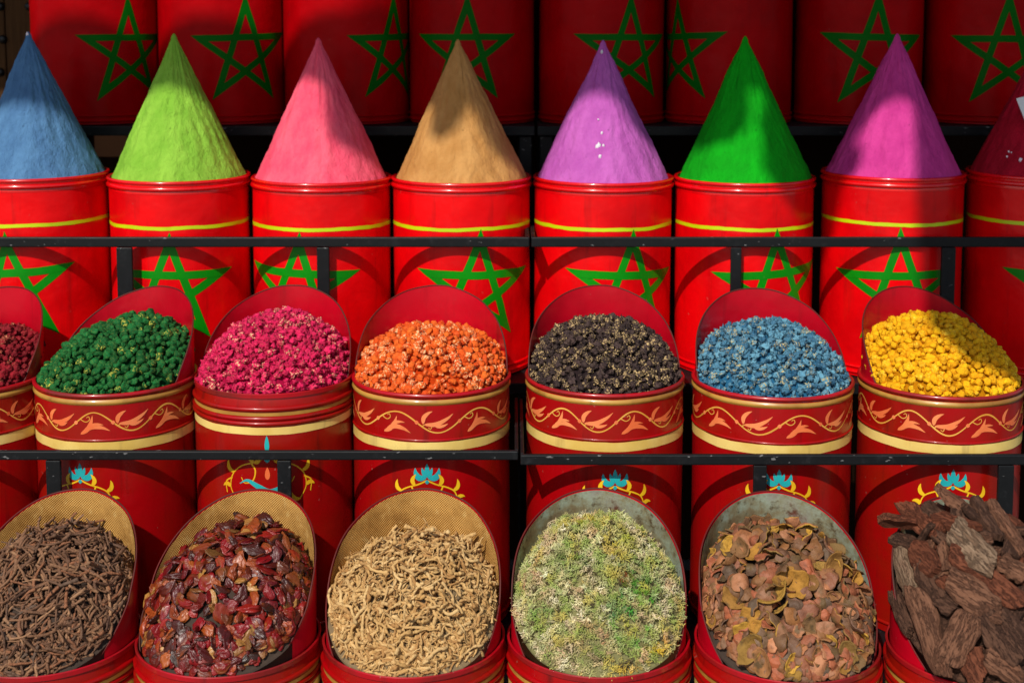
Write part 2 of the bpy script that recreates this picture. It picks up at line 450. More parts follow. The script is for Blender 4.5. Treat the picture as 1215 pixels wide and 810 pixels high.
for i, (px, a, tl, cn, apex) in enumerate(b2):
    cy = ROW2_Y - (.012 if px > 1000 else 0)
    x = at(px, 210, cy).x
    dz = {45: .006, 213: .0, 1059: .01, 1232: .01}.get(px, -.004)
    d = star_drum(x, cy, R2_BASE, H2 + dz, R_(a), 'bright red drum with yellow stripe and green star holding the %s cone' % cn, .15, mat='star_red', seed=30 + i, grp='red star drums holding the cones',
                  tilt=tl, star_z=Z(344, cy - .178) - R2_BASE, r=.1765, lean=(0, R_(.35) * ((i * 7) % 5 - 2) * .4))
    # spice cone
    top = at(apex[0], apex[1], cy - .01)
    zb = R2_BASE + H2 + dz - .012
    Hc = top.z - zb; rb = .1695
    bm = bmesh.new(); seg, rings = 144, 70
    rr = random.Random(i)
    prev = None
    for k in range(rings + 1):
        t = k / rings
        r0 = rb * (1 - t) + .002 * (1 - t) + .0022 * (t > .97)
        ring = []
        if k == rings: r0 = .0012
        for s in range(seg):
            an = 2 * math.pi * s / seg
            dirv = Vector((math.sin(an), -math.cos(an), 0))
            nz = noise.fractal(Vector((dirv.x * 5 + i * 9, dirv.y * 5, t * 3.2)), 1.0, 2.1, 4) * .0045 + noise.fractal(Vector((dirv.x * 22 * (1 - t * .7) + i * 5, dirv.y * 22 * (1 - t * .7), t * 14)), .8, 2.2, 4) * .0016
            amp = min(1, (1 - t) * 6 + .12)
            off = Vector(((top.x - x) * t, 0, 0))
            v = dirv * max(r0 + nz * amp, .0006) + off
            ring.append(bm.verts.new((v.x, v.y, Hc * t)))
        if prev:
            for s in range(seg):
                q = (s + 1) % seg
                bm.faces.new((prev[s], prev[q], ring[q], ring[s]))
        else:
            bm.faces.new(list(reversed(ring)))
        prev = ring
    bm.faces.new(prev)
    c1, c2 = cone_cols[cn]
    cone = link('spice_cone', bm, powder('powder_' + cn.replace(' ', '_'), lin(*c1), lin(*c2), 1.6 if cn in ('blue', 'lime green') else 1.15), loc=(x, cy, zb))
    tag(cone, 'tall pointed %s spice cone rising from its red drum' % cn, 'spice cone', 'row of coloured spice cones')
    chips = {'light purple': [(714, 158, 4), (710, 174, 9), (716, 173, 4), (712, 186, 5), (710, 142, 2.5), (714, 62, 4)], 'dark red': [(1197, 180, 3), (1200, 181, 2), (1195, 186, 3), (1211, 190, 6)], 'blue': [(32.5, 41, 4)]}
    for (qx, qy, sz) in chips.get(cn, []):
        # where that point lies on the cone's surface
        best = None
        for st in range(400):
            Y = cy - .18 + st * .0006
            p = at(qx, qy, Y); t = (p.z - zb) / Hc
            cxx = x + (top.x - x) * t
            if t < 1 and math.hypot(p.x - cxx, p.y - cy) <= rb * (1 - t) + .003: best = p; break
        if best is None: best = top
        bm = bmesh.new(); bmesh.ops.create_icosphere(bm, subdivisions=2, radius=sz * .0008)
        for v in bm.verts: v.co *= 1 + .5 * noise.noise(v.co * 500 + Vector((qx, qy, 0))); v.co.y *= .35
        for v in bm.verts: v.co.z *= 1.3 if qy > 70 else 1.8
        link('white_chip', bm, M['chip'], cone, loc=best - Vector((x, cy, zb)))
    if cn == 'dark red':
        p = at(1215, 131, cy - .10)
        bm = bmesh.new(); box(bm, (-.012, -.0006, -.035), (.03, .0006, .035))
        o = link('paper_card', bm, M['paper'], smooth=False, loc=(p.x + .004, p.y, p.z)); o.rotation_euler = (R_(-25), R_(-12), R_(8))
        tag(o, 'small white paper card stuck on the dark red cone', 'card')

# ------------------------------------------------------------------ scoop drums (two front rows)
def flame(bm, base, tip, bend, wmax, r, a0, off):
    b0, t0 = Vector(base), Vector(tip); d = t0 - b0; n = Vector((-d.y, d.x))
    pts = curve([b0, b0 + d * .35 + n * bend, b0 + d * .72 + n * bend * .75, t0], 6)
    N = len(pts)
    wd = [wmax * (math.sin(math.pi * min(1, (i / (N - 1)) ** .75)) ** .8 * (1 - .35 * i / (N - 1)) + .02) for i in range(N)]
    ribbon(bm, pts, wd, r, off, a0)
def vine(parent, r, zc, seed):
    rr = random.Random(seed); ph = rr.uniform(0, 1)
    per, A = .165 * rr.uniform(.94, 1.06), .0225
    L = 2 * math.pi * r; n_per = round(L / per); per = L / n_per
    bm = bmesh.new()
    N = 60 * n_per
    wv = lambda u: A * math.sin(2 * math.pi * (u / per + ph)) + .002 * noise.noise(Vector((u * 20, seed, 2)))
    pts = [Vector((L * i / N - L / 2, zc + wv(L * i / N - L / 2))) for i in range(N + 1)]
    ribbon(bm, pts, [.0031 + .0014 * noise.noise(Vector((i * .05, seed, 0))) for i in range(N + 1)], r, .0009, 0)
    for k in range(-n_per * 2 - 1, n_per * 2 + 2):            # small tendrils curling off the stem
        u = per * (k / 2 + .06 - ph); q = 1 if k % 2 == 0 else -1
        if abs(u) > L / 2 - .03: continue
        z1 = zc + wv(u)
        c = curve([(u, z1), (u + .012, z1 - q * .006 + .001 * noise.noise(Vector((k, seed, 1)))), (u + .021, z1 - q * .001), (u + .019, z1 + q * .006), (u + .014, z1 + q * .003)], 6)
        ribbon(bm, c, [.0021 * (1 - .4 * i / len(c)) for i in range(len(c))], r, .0012, 0)
    link('vine_ornament', bm, M['vine_paint'], parent)
    bm = bmesh.new()
    for k in range(-n_per - 2, n_per + 3):
        u = per * (k / 2 + .25 - ph)                      # a crest for even k, a trough for odd k
        if abs(u) > L / 2 - .02: continue
        j = lambda s=.003: rr.uniform(-s, s)
        if k % 2 == 0:                                     # in the hollow under a crest
            b0 = (u - .030 + j(), zc - .026)
            flame(bm, b0, (u - .001 + j(), zc + .014 + j()), -.14, .0110, r, 0, .0013)
            flame(bm, (b0[0] + .003, b0[1]), (u + .036 + j(), zc - .021 + j()), .22, .0120, r, 0, .0017)
            flame(bm, (u - .014, zc - .017), (u + .020 + j(), zc - .003 + j()), .2, .0085, r, 0, .0021)
        else:                                              # in the hollow over a trough
            b0 = (u - .030 + j(), zc - .003)
            flame(bm, b0, (u - .012 + j(), zc + .026 + j()), .2, .0105, r, 0, .0013)
            flame(bm, (b0[0] + .002, b0[1] - .001), (u + .034 + j(), zc + .020 + j()), -.12, .0110, r, 0, .0017)
            flame(bm, (u - .010, zc - .004), (u + .022 + j(), zc - .001 + j()), -.16, .0085, r, 0, .0021)
    bmesh.ops.recalc_face_normals(bm, faces=bm.faces[:])
    link('leaf_ornament', bm, M['salmon_paint'], parent)
    bm = bmesh.new()
    for k in range(-n_per - 2, n_per + 3):
        u = per * (k / 2 - ph)
        if abs(u) > L / 2 - .01: continue
        ribbon(bm, [(u - .0045 + .009 * i / 8, zc + wv(u)) for i in range(9)], [.009 * math.sin(math.pi * (i + .25) / 8.5) for i in range(9)], r, .0022, 0)
    link('berry_ornament', bm, M['salmon_paint'], parent)
def small_flower(parent, r, z0, ang, seed):
    a0 = ang; bm = bmesh.new()
    for sx in (-1, 1):
        flame(bm, (sx * .001, z0 - .031), (sx * .026, z0 - .010), -sx * .34, .0155, r, a0, .0010 + .0002 * sx)
        flame(bm, (0, z0 - .030), (sx * .011, z0 - .009), -sx * .1, .010, r, a0, .0015 + .0002 * sx)
    flame(bm, (0, z0 - .028), (0, z0), .0, .012, r, a0, .0019)
    ribbon(bm, [(-.0045 + .009 * i / 8, z0 - .041) for i in range(9)], [.0095 * math.sin(math.pi * (i + .25) / 8.5) for i in range(9)], r, .0026, a0)
    for sx in (-1, 1): flame(bm, (sx * .012, z0 - .082), (sx * .040, z0 - .070), sx * .3, .012, r, a0, .0010 + .0002 * sx)
    bmesh.ops.recalc_face_normals(bm, faces=bm.faces[:])
    link('flower_ornament', bm, M['teal_paint'], parent)
    bm = bmesh.new(); w_ = .0036
    for sx in (-1, 1):
        def st(q, w0=w_):
            c = curve([Vector((sx * a, z0 + b)) for a, b in q], 10); ribbon(bm, c, [w0 * (1 - .4 * i / len(c)) for i in range(len(c))], r, .0012 + .0003 * sx, a0)
        st([(.001, -.038), (.020, -.047), (.044, -.055), (.060, -.066), (.066, -.086), (.058, -.108)])
        st([(.034, -.052), (.030, -.066), (.038, -.078), (.050, -.074)])
        for (bx, bz, tx, tz, be) in ((.026, -.050, .024, -.024, -.25), (.056, -.064, .066, -.038, -.25), (.066, -.086, .084, -.080, .3)):
            flame(bm, (sx * bx, z0 + bz), (sx * tx, z0 + tz), be * sx, .0105, r, a0, .0021 + .0003 * sx)
    bmesh.ops.recalc_face_normals(bm, faces=bm.faces[:])
    link('scroll_ornament', bm, M['lemon_paint'], parent)
def flower(parent, r, z0, ang, seed, plain=False):
    """painted motif: turquoise flower over two scrolling yellow stems; z0 = top of the flower"""
    rr = random.Random(seed); a0 = ang
    bm = bmesh.new()
    for sx in (-1, 1):
        pass
    cw = curve([(-.062, z0 - .108), (-.044, z0 - .100), (-.022, z0 - .112), (.004, z0 - .124), (.030, z0 - .114), (.052, z0 - .098)], 10)
    ribbon(bm, cw, [.0012 + .0105 * math.sin(math.pi * i / (len(cw) - 1)) ** 1.4 for i in range(len(cw))], r, .0010, a0)
    flame(bm, (0, z0 - .036), (0, z0), .0, .011, r, a0, .0019)
    ribbon(bm, [(-.006 + .012 * i / 8, z0 - .054) for i in range(9)], [.012 * math.sin(math.pi * (i + .25) / 8.5) for i in range(9)], r, .0010, a0)
    bmesh.ops.recalc_face_normals(bm, faces=bm.faces[:])
    link('flower_ornament', bm, M['teal_paint'], parent)
    bm = bmesh.new(); w_ = .0036
    for sx in (-1, 1):
        P = lambda q: [Vector((sx * a, z0 + b)) for a, b in q]
        def st(q, w0=w_): 
            c = curve(P(q), 10); ribbon(bm, c, [w0 * (1 - .45 * i / len(c)) for i in range(len(c))], r, .0012 + .0003 * sx, a0)
        st([(.002, -.048), (.030, -.060), (.056, -.068), (.078, -.088), (.084, -.118), (.070, -.146)])
        st([(.034, -.062), (.026, -.078), (.032, -.100), (.050, -.106), (.058, -.094)])
        st([(.080, -.096), (.096, -.108), (.094, -.132)])
        for (bx, bz, tx, tz, be) in ((.028, -.060, .036, -.036, -.2), (.030, -.060, .014, -.044, .2), (.074, -.084, .088, -.056, -.25), (.084, -.118, .104, -.118, .3), (.070, -.146, .052, -.130, .25)):
            flame(bm, (sx * bx, z0 + bz), (sx * tx, z0 + tz), be * sx, .0105, r, a0, .0021 + .0003 * sx)
    bmesh.ops.recalc_face_normals(bm, faces=bm.faces[:])
    link('scroll_ornament', bm, M['lemon_paint'], parent)
    bm = bmesh.new(); flame(bm, (0, z0 - .098), (0, z0 - .070), 0, .012, r, a0, .0010)
    link('bud_ornament', bm, M['salmon_paint'], parent)

def scoop(parent, H, rs, hs, hb, yaw, inner, sub, taper=0.0):
    """curved sheet standing in the drum: edge height over the rim = hs + hb*cos(angle from the back)"""
    bm = bmesh.new(); uvl = bm.loops.layers.uv.new('UVMap')
    A = R_(128); n = 96; m = 16
    th = .0016
    def cut(p): 
        cp = math.cos(p); cp = cp ** .78 if cp > 0 else cp
        return H + hs + hb * cp + .0015 * noise.noise(Vector((p * 3, yaw * 9, hs * 40))) + .004 * noise.noise(Vector((p * 1.1, yaw * 5 + 3, hs * 10)))
    def grid(rad):
        g = []
        for i in range(n + 1):
            p = -A + 2 * A * i / n; top = max(cut(p), H - .12 + .001); lo = H - .13
            row = []
            for k in range(m + 1):
                z = lo + (top - lo) * k / m
                r = rad + taper * max(0, z - H) + .0015 * noise.noise(Vector((math.sin(p) * 2, math.cos(p) * 2, z * 8 + yaw)))
                row.append((r * math.sin(p + yaw), r * math.cos(p + yaw), z))
            g.append(row)
        return g
    go, gi = grid(rs), grid(rs - th)
    def surf(g, flip):
        vs = [[bm.verts.new(v) for v in row] for row in g]
        return vs
    vo, vi = surf(go, 0), surf(gi, 1)
    for i in range(n):
        for k in range(m):
            bm.faces.new((vo[i][k], vo[i][k + 1], vo[i + 1][k + 1], vo[i + 1][k]))
            bm.faces.new((vi[i][k], vi[i + 1][k], vi[i + 1][k + 1], vi[i][k + 1]))
        bm.faces.new((vo[i][m], vi[i][m], vi[i + 1][m], vo[i + 1][m]))
    for i in (0, n):
        for k in range(m):
            bm.faces.new((vo[i][k], vi[i][k], vi[i][k + 1], vo[i][k + 1]))
    bmesh.ops.recalc_face_normals(bm, faces=bm.faces[:])
    sh = link('scoop_back', bm, M['scoop_red'], parent, autos=40)
    # rolled edge
    bm = bmesh.new(); prev = None
    for i in range(n + 1):
        c = (Vector(go[i][m]) + Vector(gi[i][m])) / 2
        p = -A + 2 * A * i / n; out = Vector((math.sin(p + yaw), math.cos(p + yaw), 0))
        ring = [bm.verts.new(c + out * .0017 * math.cos(q) + Vector((0, 0, .0017 * math.sin(q)))) for q in [2 * math.pi * s / 8 for s in range(8)]]
        if prev:
            for s in range(8): bm.faces.new((prev[s], prev[(s + 1) % 8], ring[(s + 1) % 8], ring[s]))
        prev = ring
    bmesh.ops.recalc_face_normals(bm, faces=bm.faces[:])
    link('edge_trim', bm, M['edge'], sh)
    if inner != 'scoop_red':
        bm = bmesh.new(); uvl = bm.loops.layers.uv.new('UVMap'); g = grid(rs - th - .0022)
        vs = [[bm.verts.new((v[0], v[1], v[2] - (.003 if k == m else 0))) for k, v in enumerate(row)] for row in g]
        for i in range(n):
            for k in range(m):
                f = bm.faces.new((vs[i][k], vs[i + 1][k], vs[i + 1][k + 1], vs[i][k + 1]))
                for lp, (a, b) in zip(f.loops, ((i, k), (i + 1, k), (i + 1, k + 1), (i, k + 1))):
                    lp[uvl].uv = ((-A + 2 * A * a / n) * rs, g[a][b][2])
        link('lining', bm, M[inner], sh)
    return sh

def scoop_drum(cx, cy, rim, base, label, yaw, hs, hb, inner, style, fl_ang, seed, grp, fl_top=.165, lean=(0, 0), r=.178):
    t = empty('scoop_drum', (cx, cy, base), label, 'drum', grp); t.rotation_euler = (lean[0], lean[1], 0)
    WOB[:] = [.0016, seed]; H = rim - base
    bm = bmesh.new()
    if style == 'vine':
        g = [(r, H - .0105), (r, H - .098)] + bead(r, H - .1015, .0028, 6) + [(r, H - .105)]
    else:
        g = [(r, H - .027)] + bead(r, H - .033, .0052, 8) + [(r, H - .040), (r, H - .049)] + bead(r, H - .054, .0052, 8) + bead(r, H - .065, .0052, 8) + [(r, H - .0705)]
    prof = [(r - .003, H - .2), (r - .003, H - .0106)] + g + [(r, H - .12 - (H - .16) * k / 10) for k in range(0, 11)] + bead(r, .02, .004, 6) + [(r, .0), (0, .0)]
    lathe(bm, prof, 112, .0016, seed)
    bmesh.ops.recalc_face_normals(bm, faces=bm.faces[:])
    link('body', bm, M['lacquer'], t, autos=50)
    bm = bmesh.new()
    if style == 'vine':
        pr = [(r - .0036, H - .0095), (r - .0036, H)] + bead(r - .001, H - .004, .0052, 8)[1:] + [(r - .0036, H - .0095)]
    else:
        pr = [(r - .0036, H - .0095), (r - .0036, H), (r - .0005, H + .001), (r + .0012, H - .0006), (r + .0006, H - .0095), (r - .0036, H - .0095)]
    lathe(bm, pr, 112, .0016, seed)
    bmesh.ops.recalc_face_normals(bm, faces=bm.faces[:])
    link('rim', bm, M['rim_red'], t, autos=50)
    if style == 'vine':
        stripe(t, 'gold_bead', r, H - .0245, H - .0125, 'gold_paint', bulge=.003, seed=seed, wob=.0008)
        stripe(t, 'gold_band', r, H - .127, H - .106, 'cream_paint', seed=seed, wob=.002, off=.0012)
        vine(t, r, H - .062, seed)
    else:
        stripe(t, 'gold_bead', r, H - .0480, H - .0405, 'gold_paint', seed=seed, wob=.0008, off=.0014)
        stripe(t, 'gold_band', r, H - .089, H - .0725, 'cream_paint', seed=seed, wob=.002, off=.0014)
    (flower if style == 'bands' else small_flower)(t, r, H - fl_top, fl_ang, seed)
    scoop(t, H, r - (.0045 if hs < .03 else .0065), hs, hb, yaw, inner, seed)
    return t

# ------------------------------------------------------------------ heaps
class Heap:
    def __init__(s, cx, cy, rim, R, peak, H, e0, e1, yaw=0.0, k=.85, bumps=.01, ex=2.0, floor=-.004, front=0.0):
        s.floor, s.front = floor, front
        s.ex = ex
        s.c = Vector((cx, cy, rim)); s.R, s.p, s.H, s.e0, s.e1, s.yaw, s.k, s.b = R, Vector(peak), H, e0, e1, yaw, k, bumps
    def z(s, x, y):
        q = Vector((x, y)); d = q - s.p; L = d.length
        if L < 1e-6: return s.H
        d = d / L
        b = s.p.dot(d); c = s.p.dot(s.p) - s.R ** 2
        T = -b + math.sqrt(max(b * b - c, 1e-9)); t = min(L / T, 1.0)
        E = s.p + d * T; ph = math.atan2(E.x, E.y) - s.yaw
        e = s.e0 + s.e1 * math.cos(ph)
        e = max(e, s.floor)
        f = 1 - t ** s.ex
        return e + (s.H - e) * f + s.b * noise.noise(Vector((x * 14 + s.c.x * 7, y * 14, s.c.y))) * min(1, (1 - t) * 5)
    def g(s, x, y):                                   # in front, where the sheet ends, the drum's own wall holds the heap
        q = math.hypot(x, y)
        return 1 + s.front * (q / s.R) ** 3 * min(1, max(0, (-y / q - .45) * 4)) if q > 1e-6 else 1
    def n(s, x, y):
        h = .008
        return Vector((-(s.z(x + h, y) - s.z(x - h, y)) / (2 * h), -(s.z(x, y + h) - s.z(x, y - h)) / (2 * h), 1)).normalized()
    def hit(s, px, py):
        d = ray(px, py).normalized(); o = Vector((0, 0, CAM_Z))
        t = 1.8
        while t < 4:
            p = o + d * t - s.c
            if math.hypot(p.x, p.y) < s.R and p.z < s.z(p.x, p.y): return p
            t += .002
        return None
    def mound(s, bm, drop=.008, hug=.55):
        n, m = 40, 72
        prev = None
        for i in range(n + 1):
            rr = s.R * i / n
            if i == 0: ring = [bm.verts.new((0, 0, s.z(0, 0) - drop))] * m
            else:
                ring = []
                for j in range(m):
                    a = 2 * math.pi * j / m; x, y = rr * math.sin(a), rr * math.cos(a)
                    g = s.g(x, y)
                    ring.append(bm.verts.new((x * g, y * g, s.z(x, y) - drop * (1 - hug * (i / n) ** 3))))
            if prev:
                for j in range(m):
                    q = (j + 1) % m
                    vs = [prev[j], ring[j], ring[q], prev[q]]
                    vs = list(dict.fromkeys(vs))
                    bm.faces.new(list(reversed(vs)))
            prev = ring
        low = [bm.verts.new((v.co.x, v.co.y, v.co.z - .06)) for v in prev]
        for j in range(m):
            q = (j + 1) % m; bm.faces.new((prev[q], prev[j], low[j], low[q]))
    def scatter(s, spacing, rnd, tries=9000, rmax=.97):
        pts = []; cell = {}
        for _ in range(tries):
            a, q = rnd.uniform(0, 2 * math.pi), math.sqrt(rnd.random()) * s.R * rmax
            x, y = q * math.sin(a), q * math.cos(a); z = s.z(x, y)
            k = (int(x // spacing), int(y // spacing), int(z // spacing)); ok = True
            for dx in (-1, 0, 1):
                for dy in (-1, 0, 1):
                    for dz in (-1, 0, 1):
                        for p in cell.get((k[0] + dx, k[1] + dy, k[2] + dz), ()):
                            if (p[0] - x) ** 2 + (p[1] - y) ** 2 + (p[2] - z) ** 2 < spacing ** 2: ok = False
            if ok:
                cell.setdefault(k, []).append((x, y, z)); pts.append((x, y, z))
        return [(x * s.g(x, y), y * s.g(x, y), z) for x, y, z in pts]

def frame(n, yaw, tilt_x=0.0, tilt_y=0.0):
    q = n.to_track_quat('Z', 'Y').to_matrix().to_4x4()
    return q @ Matrix.Rotation(yaw, 4, 'Z') @ Matrix.Rotation(tilt_x, 4, 'X') @ Matrix.Rotation(tilt_y, 4, 'Y')
CAMV = Vector((0, 0, CAM_Z))
b_ = NB('dark_filler'); M['crumbs'] = b_.done(b_.mix(b_.noise(120, 4), (.02, .012, .008, 1), (.06, .035, .022, 1)), .9)  # dark filler colour for the mound under the loose pieces
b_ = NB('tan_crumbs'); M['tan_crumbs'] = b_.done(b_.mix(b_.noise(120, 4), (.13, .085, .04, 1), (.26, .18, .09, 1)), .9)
def fill(h, name, variants, mat, spacing, label, cat, grp, stuff_name, stuff_label, stuff_cat, seed, size=(.85, 1.15), tilt=.4, sink=.0, tumble=False, limit=300, under=400, drop=.010, lie=.5, axis_yaw=None, rmax=.975, filler=None):
    rnd = random.Random(seed)
    pts = h.scatter(spacing, rnd, rmax=rmax)
    def vis(p):
        w_ = h.c + Vector(p); n = h.n(p[0], p[1]); d = CAMV - w_
        return n.dot(d.normalized()) / d.length + (-.5 if (h.c.x + p[0]) / d.length < -.385 or (h.c.x + p[0]) / d.length > .385 else 0)
    pts.sort(key=vis, reverse=True)
    boxes = {me.name: [Vector((a, b, c)) for a in (min(v.co.x for v in me.vertices), max(v.co.x for v in me.vertices)) for b in (min(v.co.y for v in me.vertices), max(v.co.y for v in me.vertices)) for c in (0,)] for me in variants}
    def mtx(p, dz, me):
        best = None; p = Vector(p)
        for tr in range(14):
            if tumble: n = Vector((rnd.gauss(0, 1), rnd.gauss(0, 1), rnd.gauss(0, 1))).normalized()
            else:
                n = h.n(p.x, p.y)
                n = (n + Vector((rnd.gauss(0, tilt * .5), rnd.gauss(0, tilt * .5), 0))).normalized()
            sc = rnd.uniform(*size); yw = rnd.uniform(0, 6.283)
            m = Matrix.Translation(p + Vector((0, 0, dz))) @ frame(n, yw) @ Matrix.Diagonal((sc * rnd.uniform(.88, 1.12), sc * rnd.uniform(.88, 1.12), sc, 1))
            cs = [m @ c for c in boxes[me.name]]
            over = max(math.hypot(c.x, c.y) - (h.R + (.002 + h.front * .15 if c.y < -.5 * h.R else -.0015)) for c in cs)
            if best is None or over < best[0]: best = (over, m)
            if over <= 0: break
        over, m = best
        if over > 0:                                   # slide it inwards until it lies clear of the sheet
            q = Vector((p.x, p.y)); q2 = q * (1 - min(.6, over * 1.1 / max(q.length, .02)))
            m = Matrix.Translation(Vector((q2.x - q.x, q2.y - q.y, h.z(q2.x, q2.y) - h.z(q.x, q.y)))) @ m
        return m
    T = Matrix.Translation(h.c)
    for i, p in enumerate(pts[:limit]):
        me = variants[rnd.randrange(len(variants))]
        o = bpy.data.objects.new(name, me); o.matrix_world = T @ mtx(p, rnd.uniform(-.003, .003) - sink, me)
        col.objects.link(o); tag(o, label, cat, grp)
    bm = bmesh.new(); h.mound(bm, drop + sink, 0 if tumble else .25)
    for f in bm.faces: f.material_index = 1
    rest = [(p, 0) for p in pts[limit:]] + [((q[0], q[1], q[2]), -.008) for q in h.scatter(spacing * 1.0, rnd, tries=under * 6, rmax=rmax)[:under]]
    ring = [q for q in h.scatter(spacing * .62, rnd, tries=9000, rmax=.995) if math.hypot(q[0], q[1]) > .80 * h.R and q[1] < .1] if not tumble else []
    short = sorted(variants, key=lambda m_: max(v.co.length for v in m_.vertices))[:max(3, len(variants) // 4)]
    rest += [(q, -.005) for q in ring]
    vl, fl = [], []
    for p, dz in rest:
        me = (short if dz == -.005 else variants)[rnd.randrange(len(short if dz == -.005 else variants))]; m = mtx(p, dz - sink, me)
        base = len(vl)
        vl += [m @ v.co for v in me.vertices]; fl += [tuple(base + k for k in f.vertices) for f in me.polygons]
    me2 = bpy.data.meshes.new('tmp'); me2.from_pydata(vl, [], fl); bm.from_mesh(me2); bpy.data.meshes.remove(me2)
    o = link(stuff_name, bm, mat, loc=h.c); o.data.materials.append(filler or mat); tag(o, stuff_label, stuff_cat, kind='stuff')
    return len(pts)

def mesh_of(name, bm, mat):
    me = bpy.data.meshes.new(name); bm.normal_update(); bm.to_mesh(me); bm.free(); me.materials.append(mat)
    me.polygons.foreach_set('use_smooth', [True] * len(me.polygons)); return me
def bud_variants(mat, rad, crinkle, n=9, seed=0, sub=3):
    out = []
    for k in range(n):
        rr = random.Random(seed * 100 + k); bm = bmesh.new(); bmesh.ops.create_icosphere(bm, subdivisions=sub, radius=1)
        s = Vector((rr.uniform(0, 50), rr.uniform(0, 50), k)); open_ = rr.random() < .3
        sq = (rr.uniform(.85, 1.1), rr.uniform(.85, 1.1), rr.uniform(.5, 1.15))
        for v in bm.verts:
            c = v.co.copy()
            d = 1 + .34 * noise.noise(c * 1.2 + s) + crinkle * (noise.fractal(c * 2.6 + s, .7, 2.1, 3)) - crinkle * .5 * abs(noise.noise(c * 3.5 + s))
            if open_ and c.z > .55: d *= 1 - .55 * (c.z - .55) / .45
            if c.z < -.75: d *= 1 + .25 * (-.75 - c.z) / .25
            v.co = Vector((c.x * d * sq[0], c.y * d * sq[1], c.z * d * sq[2])) * rad
        out.append(mesh_of('bud_shape', bm, mat))
    return out
def tube(bm, pts, rads, sides=7, rough=0.0, seed=0, flat=1.0):
    prev = None; up = Vector((.13, .2, 1)).normalized()
    for i, p in enumerate(pts):
        t = (pts[min(i + 1, len(pts) - 1)] - pts[max(i - 1, 0)]).normalized()
        a = t.cross(up); a = a.normalized() if a.length > .05 else t.cross(Vector((1, 0, 0))).normalized()
        b = t.cross(a)
        ring = []
        for s in range(sides):
            q = 2 * math.pi * s / sides
            rr = rads[i] * (1 + rough * noise.noise(Vector((math.cos(q) * 1.5 + seed, math.sin(q) * 1.5, i * .7))))
            ring.append(bm.verts.new(p + a * rr * math.cos(q) + b * rr * math.sin(q) * flat))
        if prev:
            for s in range(sides): bm.faces.new((prev[s], prev[(s + 1) % sides], ring[(s + 1) % sides], ring[s]))
        else: bm.faces.new(list(reversed(ring)))
        prev = ring
    bm.faces.new(prev)

# -------- third row: dyed buds
def px_w(w_): return w_
b3 = [(-42, R_(20), 'dark red', .108, (.0, .06), 'the dark red buds cut by the left edge'), (139, R_(25), 'emerald green', .137, (.045, .055), 'the emerald green buds'), (326, R_(7), 'hot pink', .145, (.01, .06), 'the hot pink buds'),
      (512, R_(0), 'orange', .110, (.0, .05), 'the orange buds'), (717, R_(-2), 'dark brown', .134, (.0, .06), 'the dark brown buds'), (916, R_(-6), 'blue', .132, (-.01, .06), 'the blue buds'), (1115, R_(-18), 'yellow', .147, (-.005, .055), 'the yellow buds')]
BM = {  # ca, cb, dark, fleck, amount, crinkle, radius, bump
    'dark red': ((150, 16, 34), (112, 8, 24), (40, 4, 8), (200, 130, 90), .18, .4, .0092, .9),
    'emerald green': ((14, 104, 46), (4, 72, 26), (2, 30, 12), (196, 186, 70), .14, .17, .0100, .7),
    'hot pink': ((234, 28, 96), (196, 12, 72), (110, 0, 36), (246, 196, 150), .26, .8, .0088, 1.0),
    'orange': ((240, 110, 30), (220, 74, 10), (150, 40, 6), (246, 206, 150), .4, .3, .0097, 1.0),
    'dark brown': ((76, 58, 56), (48, 36, 37), (16, 11, 12), (212, 180, 124), .46, .85, .0088, 1.0),
    'blue': ((108, 166, 190), (38, 94, 128), (8, 26, 44), (204, 184, 120), .24, .85, .0090, 1.0),
    'yellow': ((250, 190, 10), (232, 162, 4), (120, 66, 2), (250, 206, 60), .2, .24, .0104, 1.0)}
for i, (px, yaw, cn, Hh, pk, wh) in enumerate(b3):
    cy = ROW3_Y - {916: .012, 1115: .022}.get(px, 0)
    x = at(px, 455, cy).x
    rim = R3_RIM - {916: .004, 1115: .0}.get(px, 0)
    ang = math.atan2(-x, cy) * 0
    fa = {139: -11, 326: 4, 512: 0, 717: 4, 916: -5, 1115: -7}.get(px, 0)
    scoop_drum(x, cy, rim, R3_BASE, 'lacquered red gold banded drum holding ' + wh, yaw, .006, .163, 'scoop_red', 'bands' if cn == 'hot pink' else 'vine', R_(fa), 50 + i, 'lacquered drums of dyed buds', fl_top=rim - Z(517 if cn == 'hot pink' else 550 if px < 600 else 557, cy - .18))
    h = Heap(x, cy, rim, .1725, pk, Hh - .023, .010, .066, yaw, ex=2.5)
    ca, cb, dk, fl, am, cr, rad, bp = BM[cn]
    mt = bud_mat('dyed_bud_' + cn.replace(' ', '_'), lin(*ca), lin(*cb), lin(*dk), lin(*fl), am, bp)
    vs = bud_variants(mt, rad, cr, seed=i, sub=3)
    nm = cn.replace(' ', '_').replace('_brown', '_brown')
    fill(h, nm + '_bud', vs, mt, .0142, 'small dyed %s bud lying in the heap of %s buds' % (cn, cn), cn + ' bud', 'dyed %s buds' % cn, nm + '_bud_heap', 'heap of small dyed %s buds filling its red scoop drum' % cn, 'buds', 200 + i, tumble=True, size=(.5, 1.15), under=620, drop=.013, filler=organic('bud_gap_shade_' + cn.replace(' ', '_'), [lin(*cb), lin(*[(p + q) / 2 for p, q in zip(cb, dk)])], rough=.9, spec=.1))  # mound under the buds tinted darker, standing in for shade in the gaps

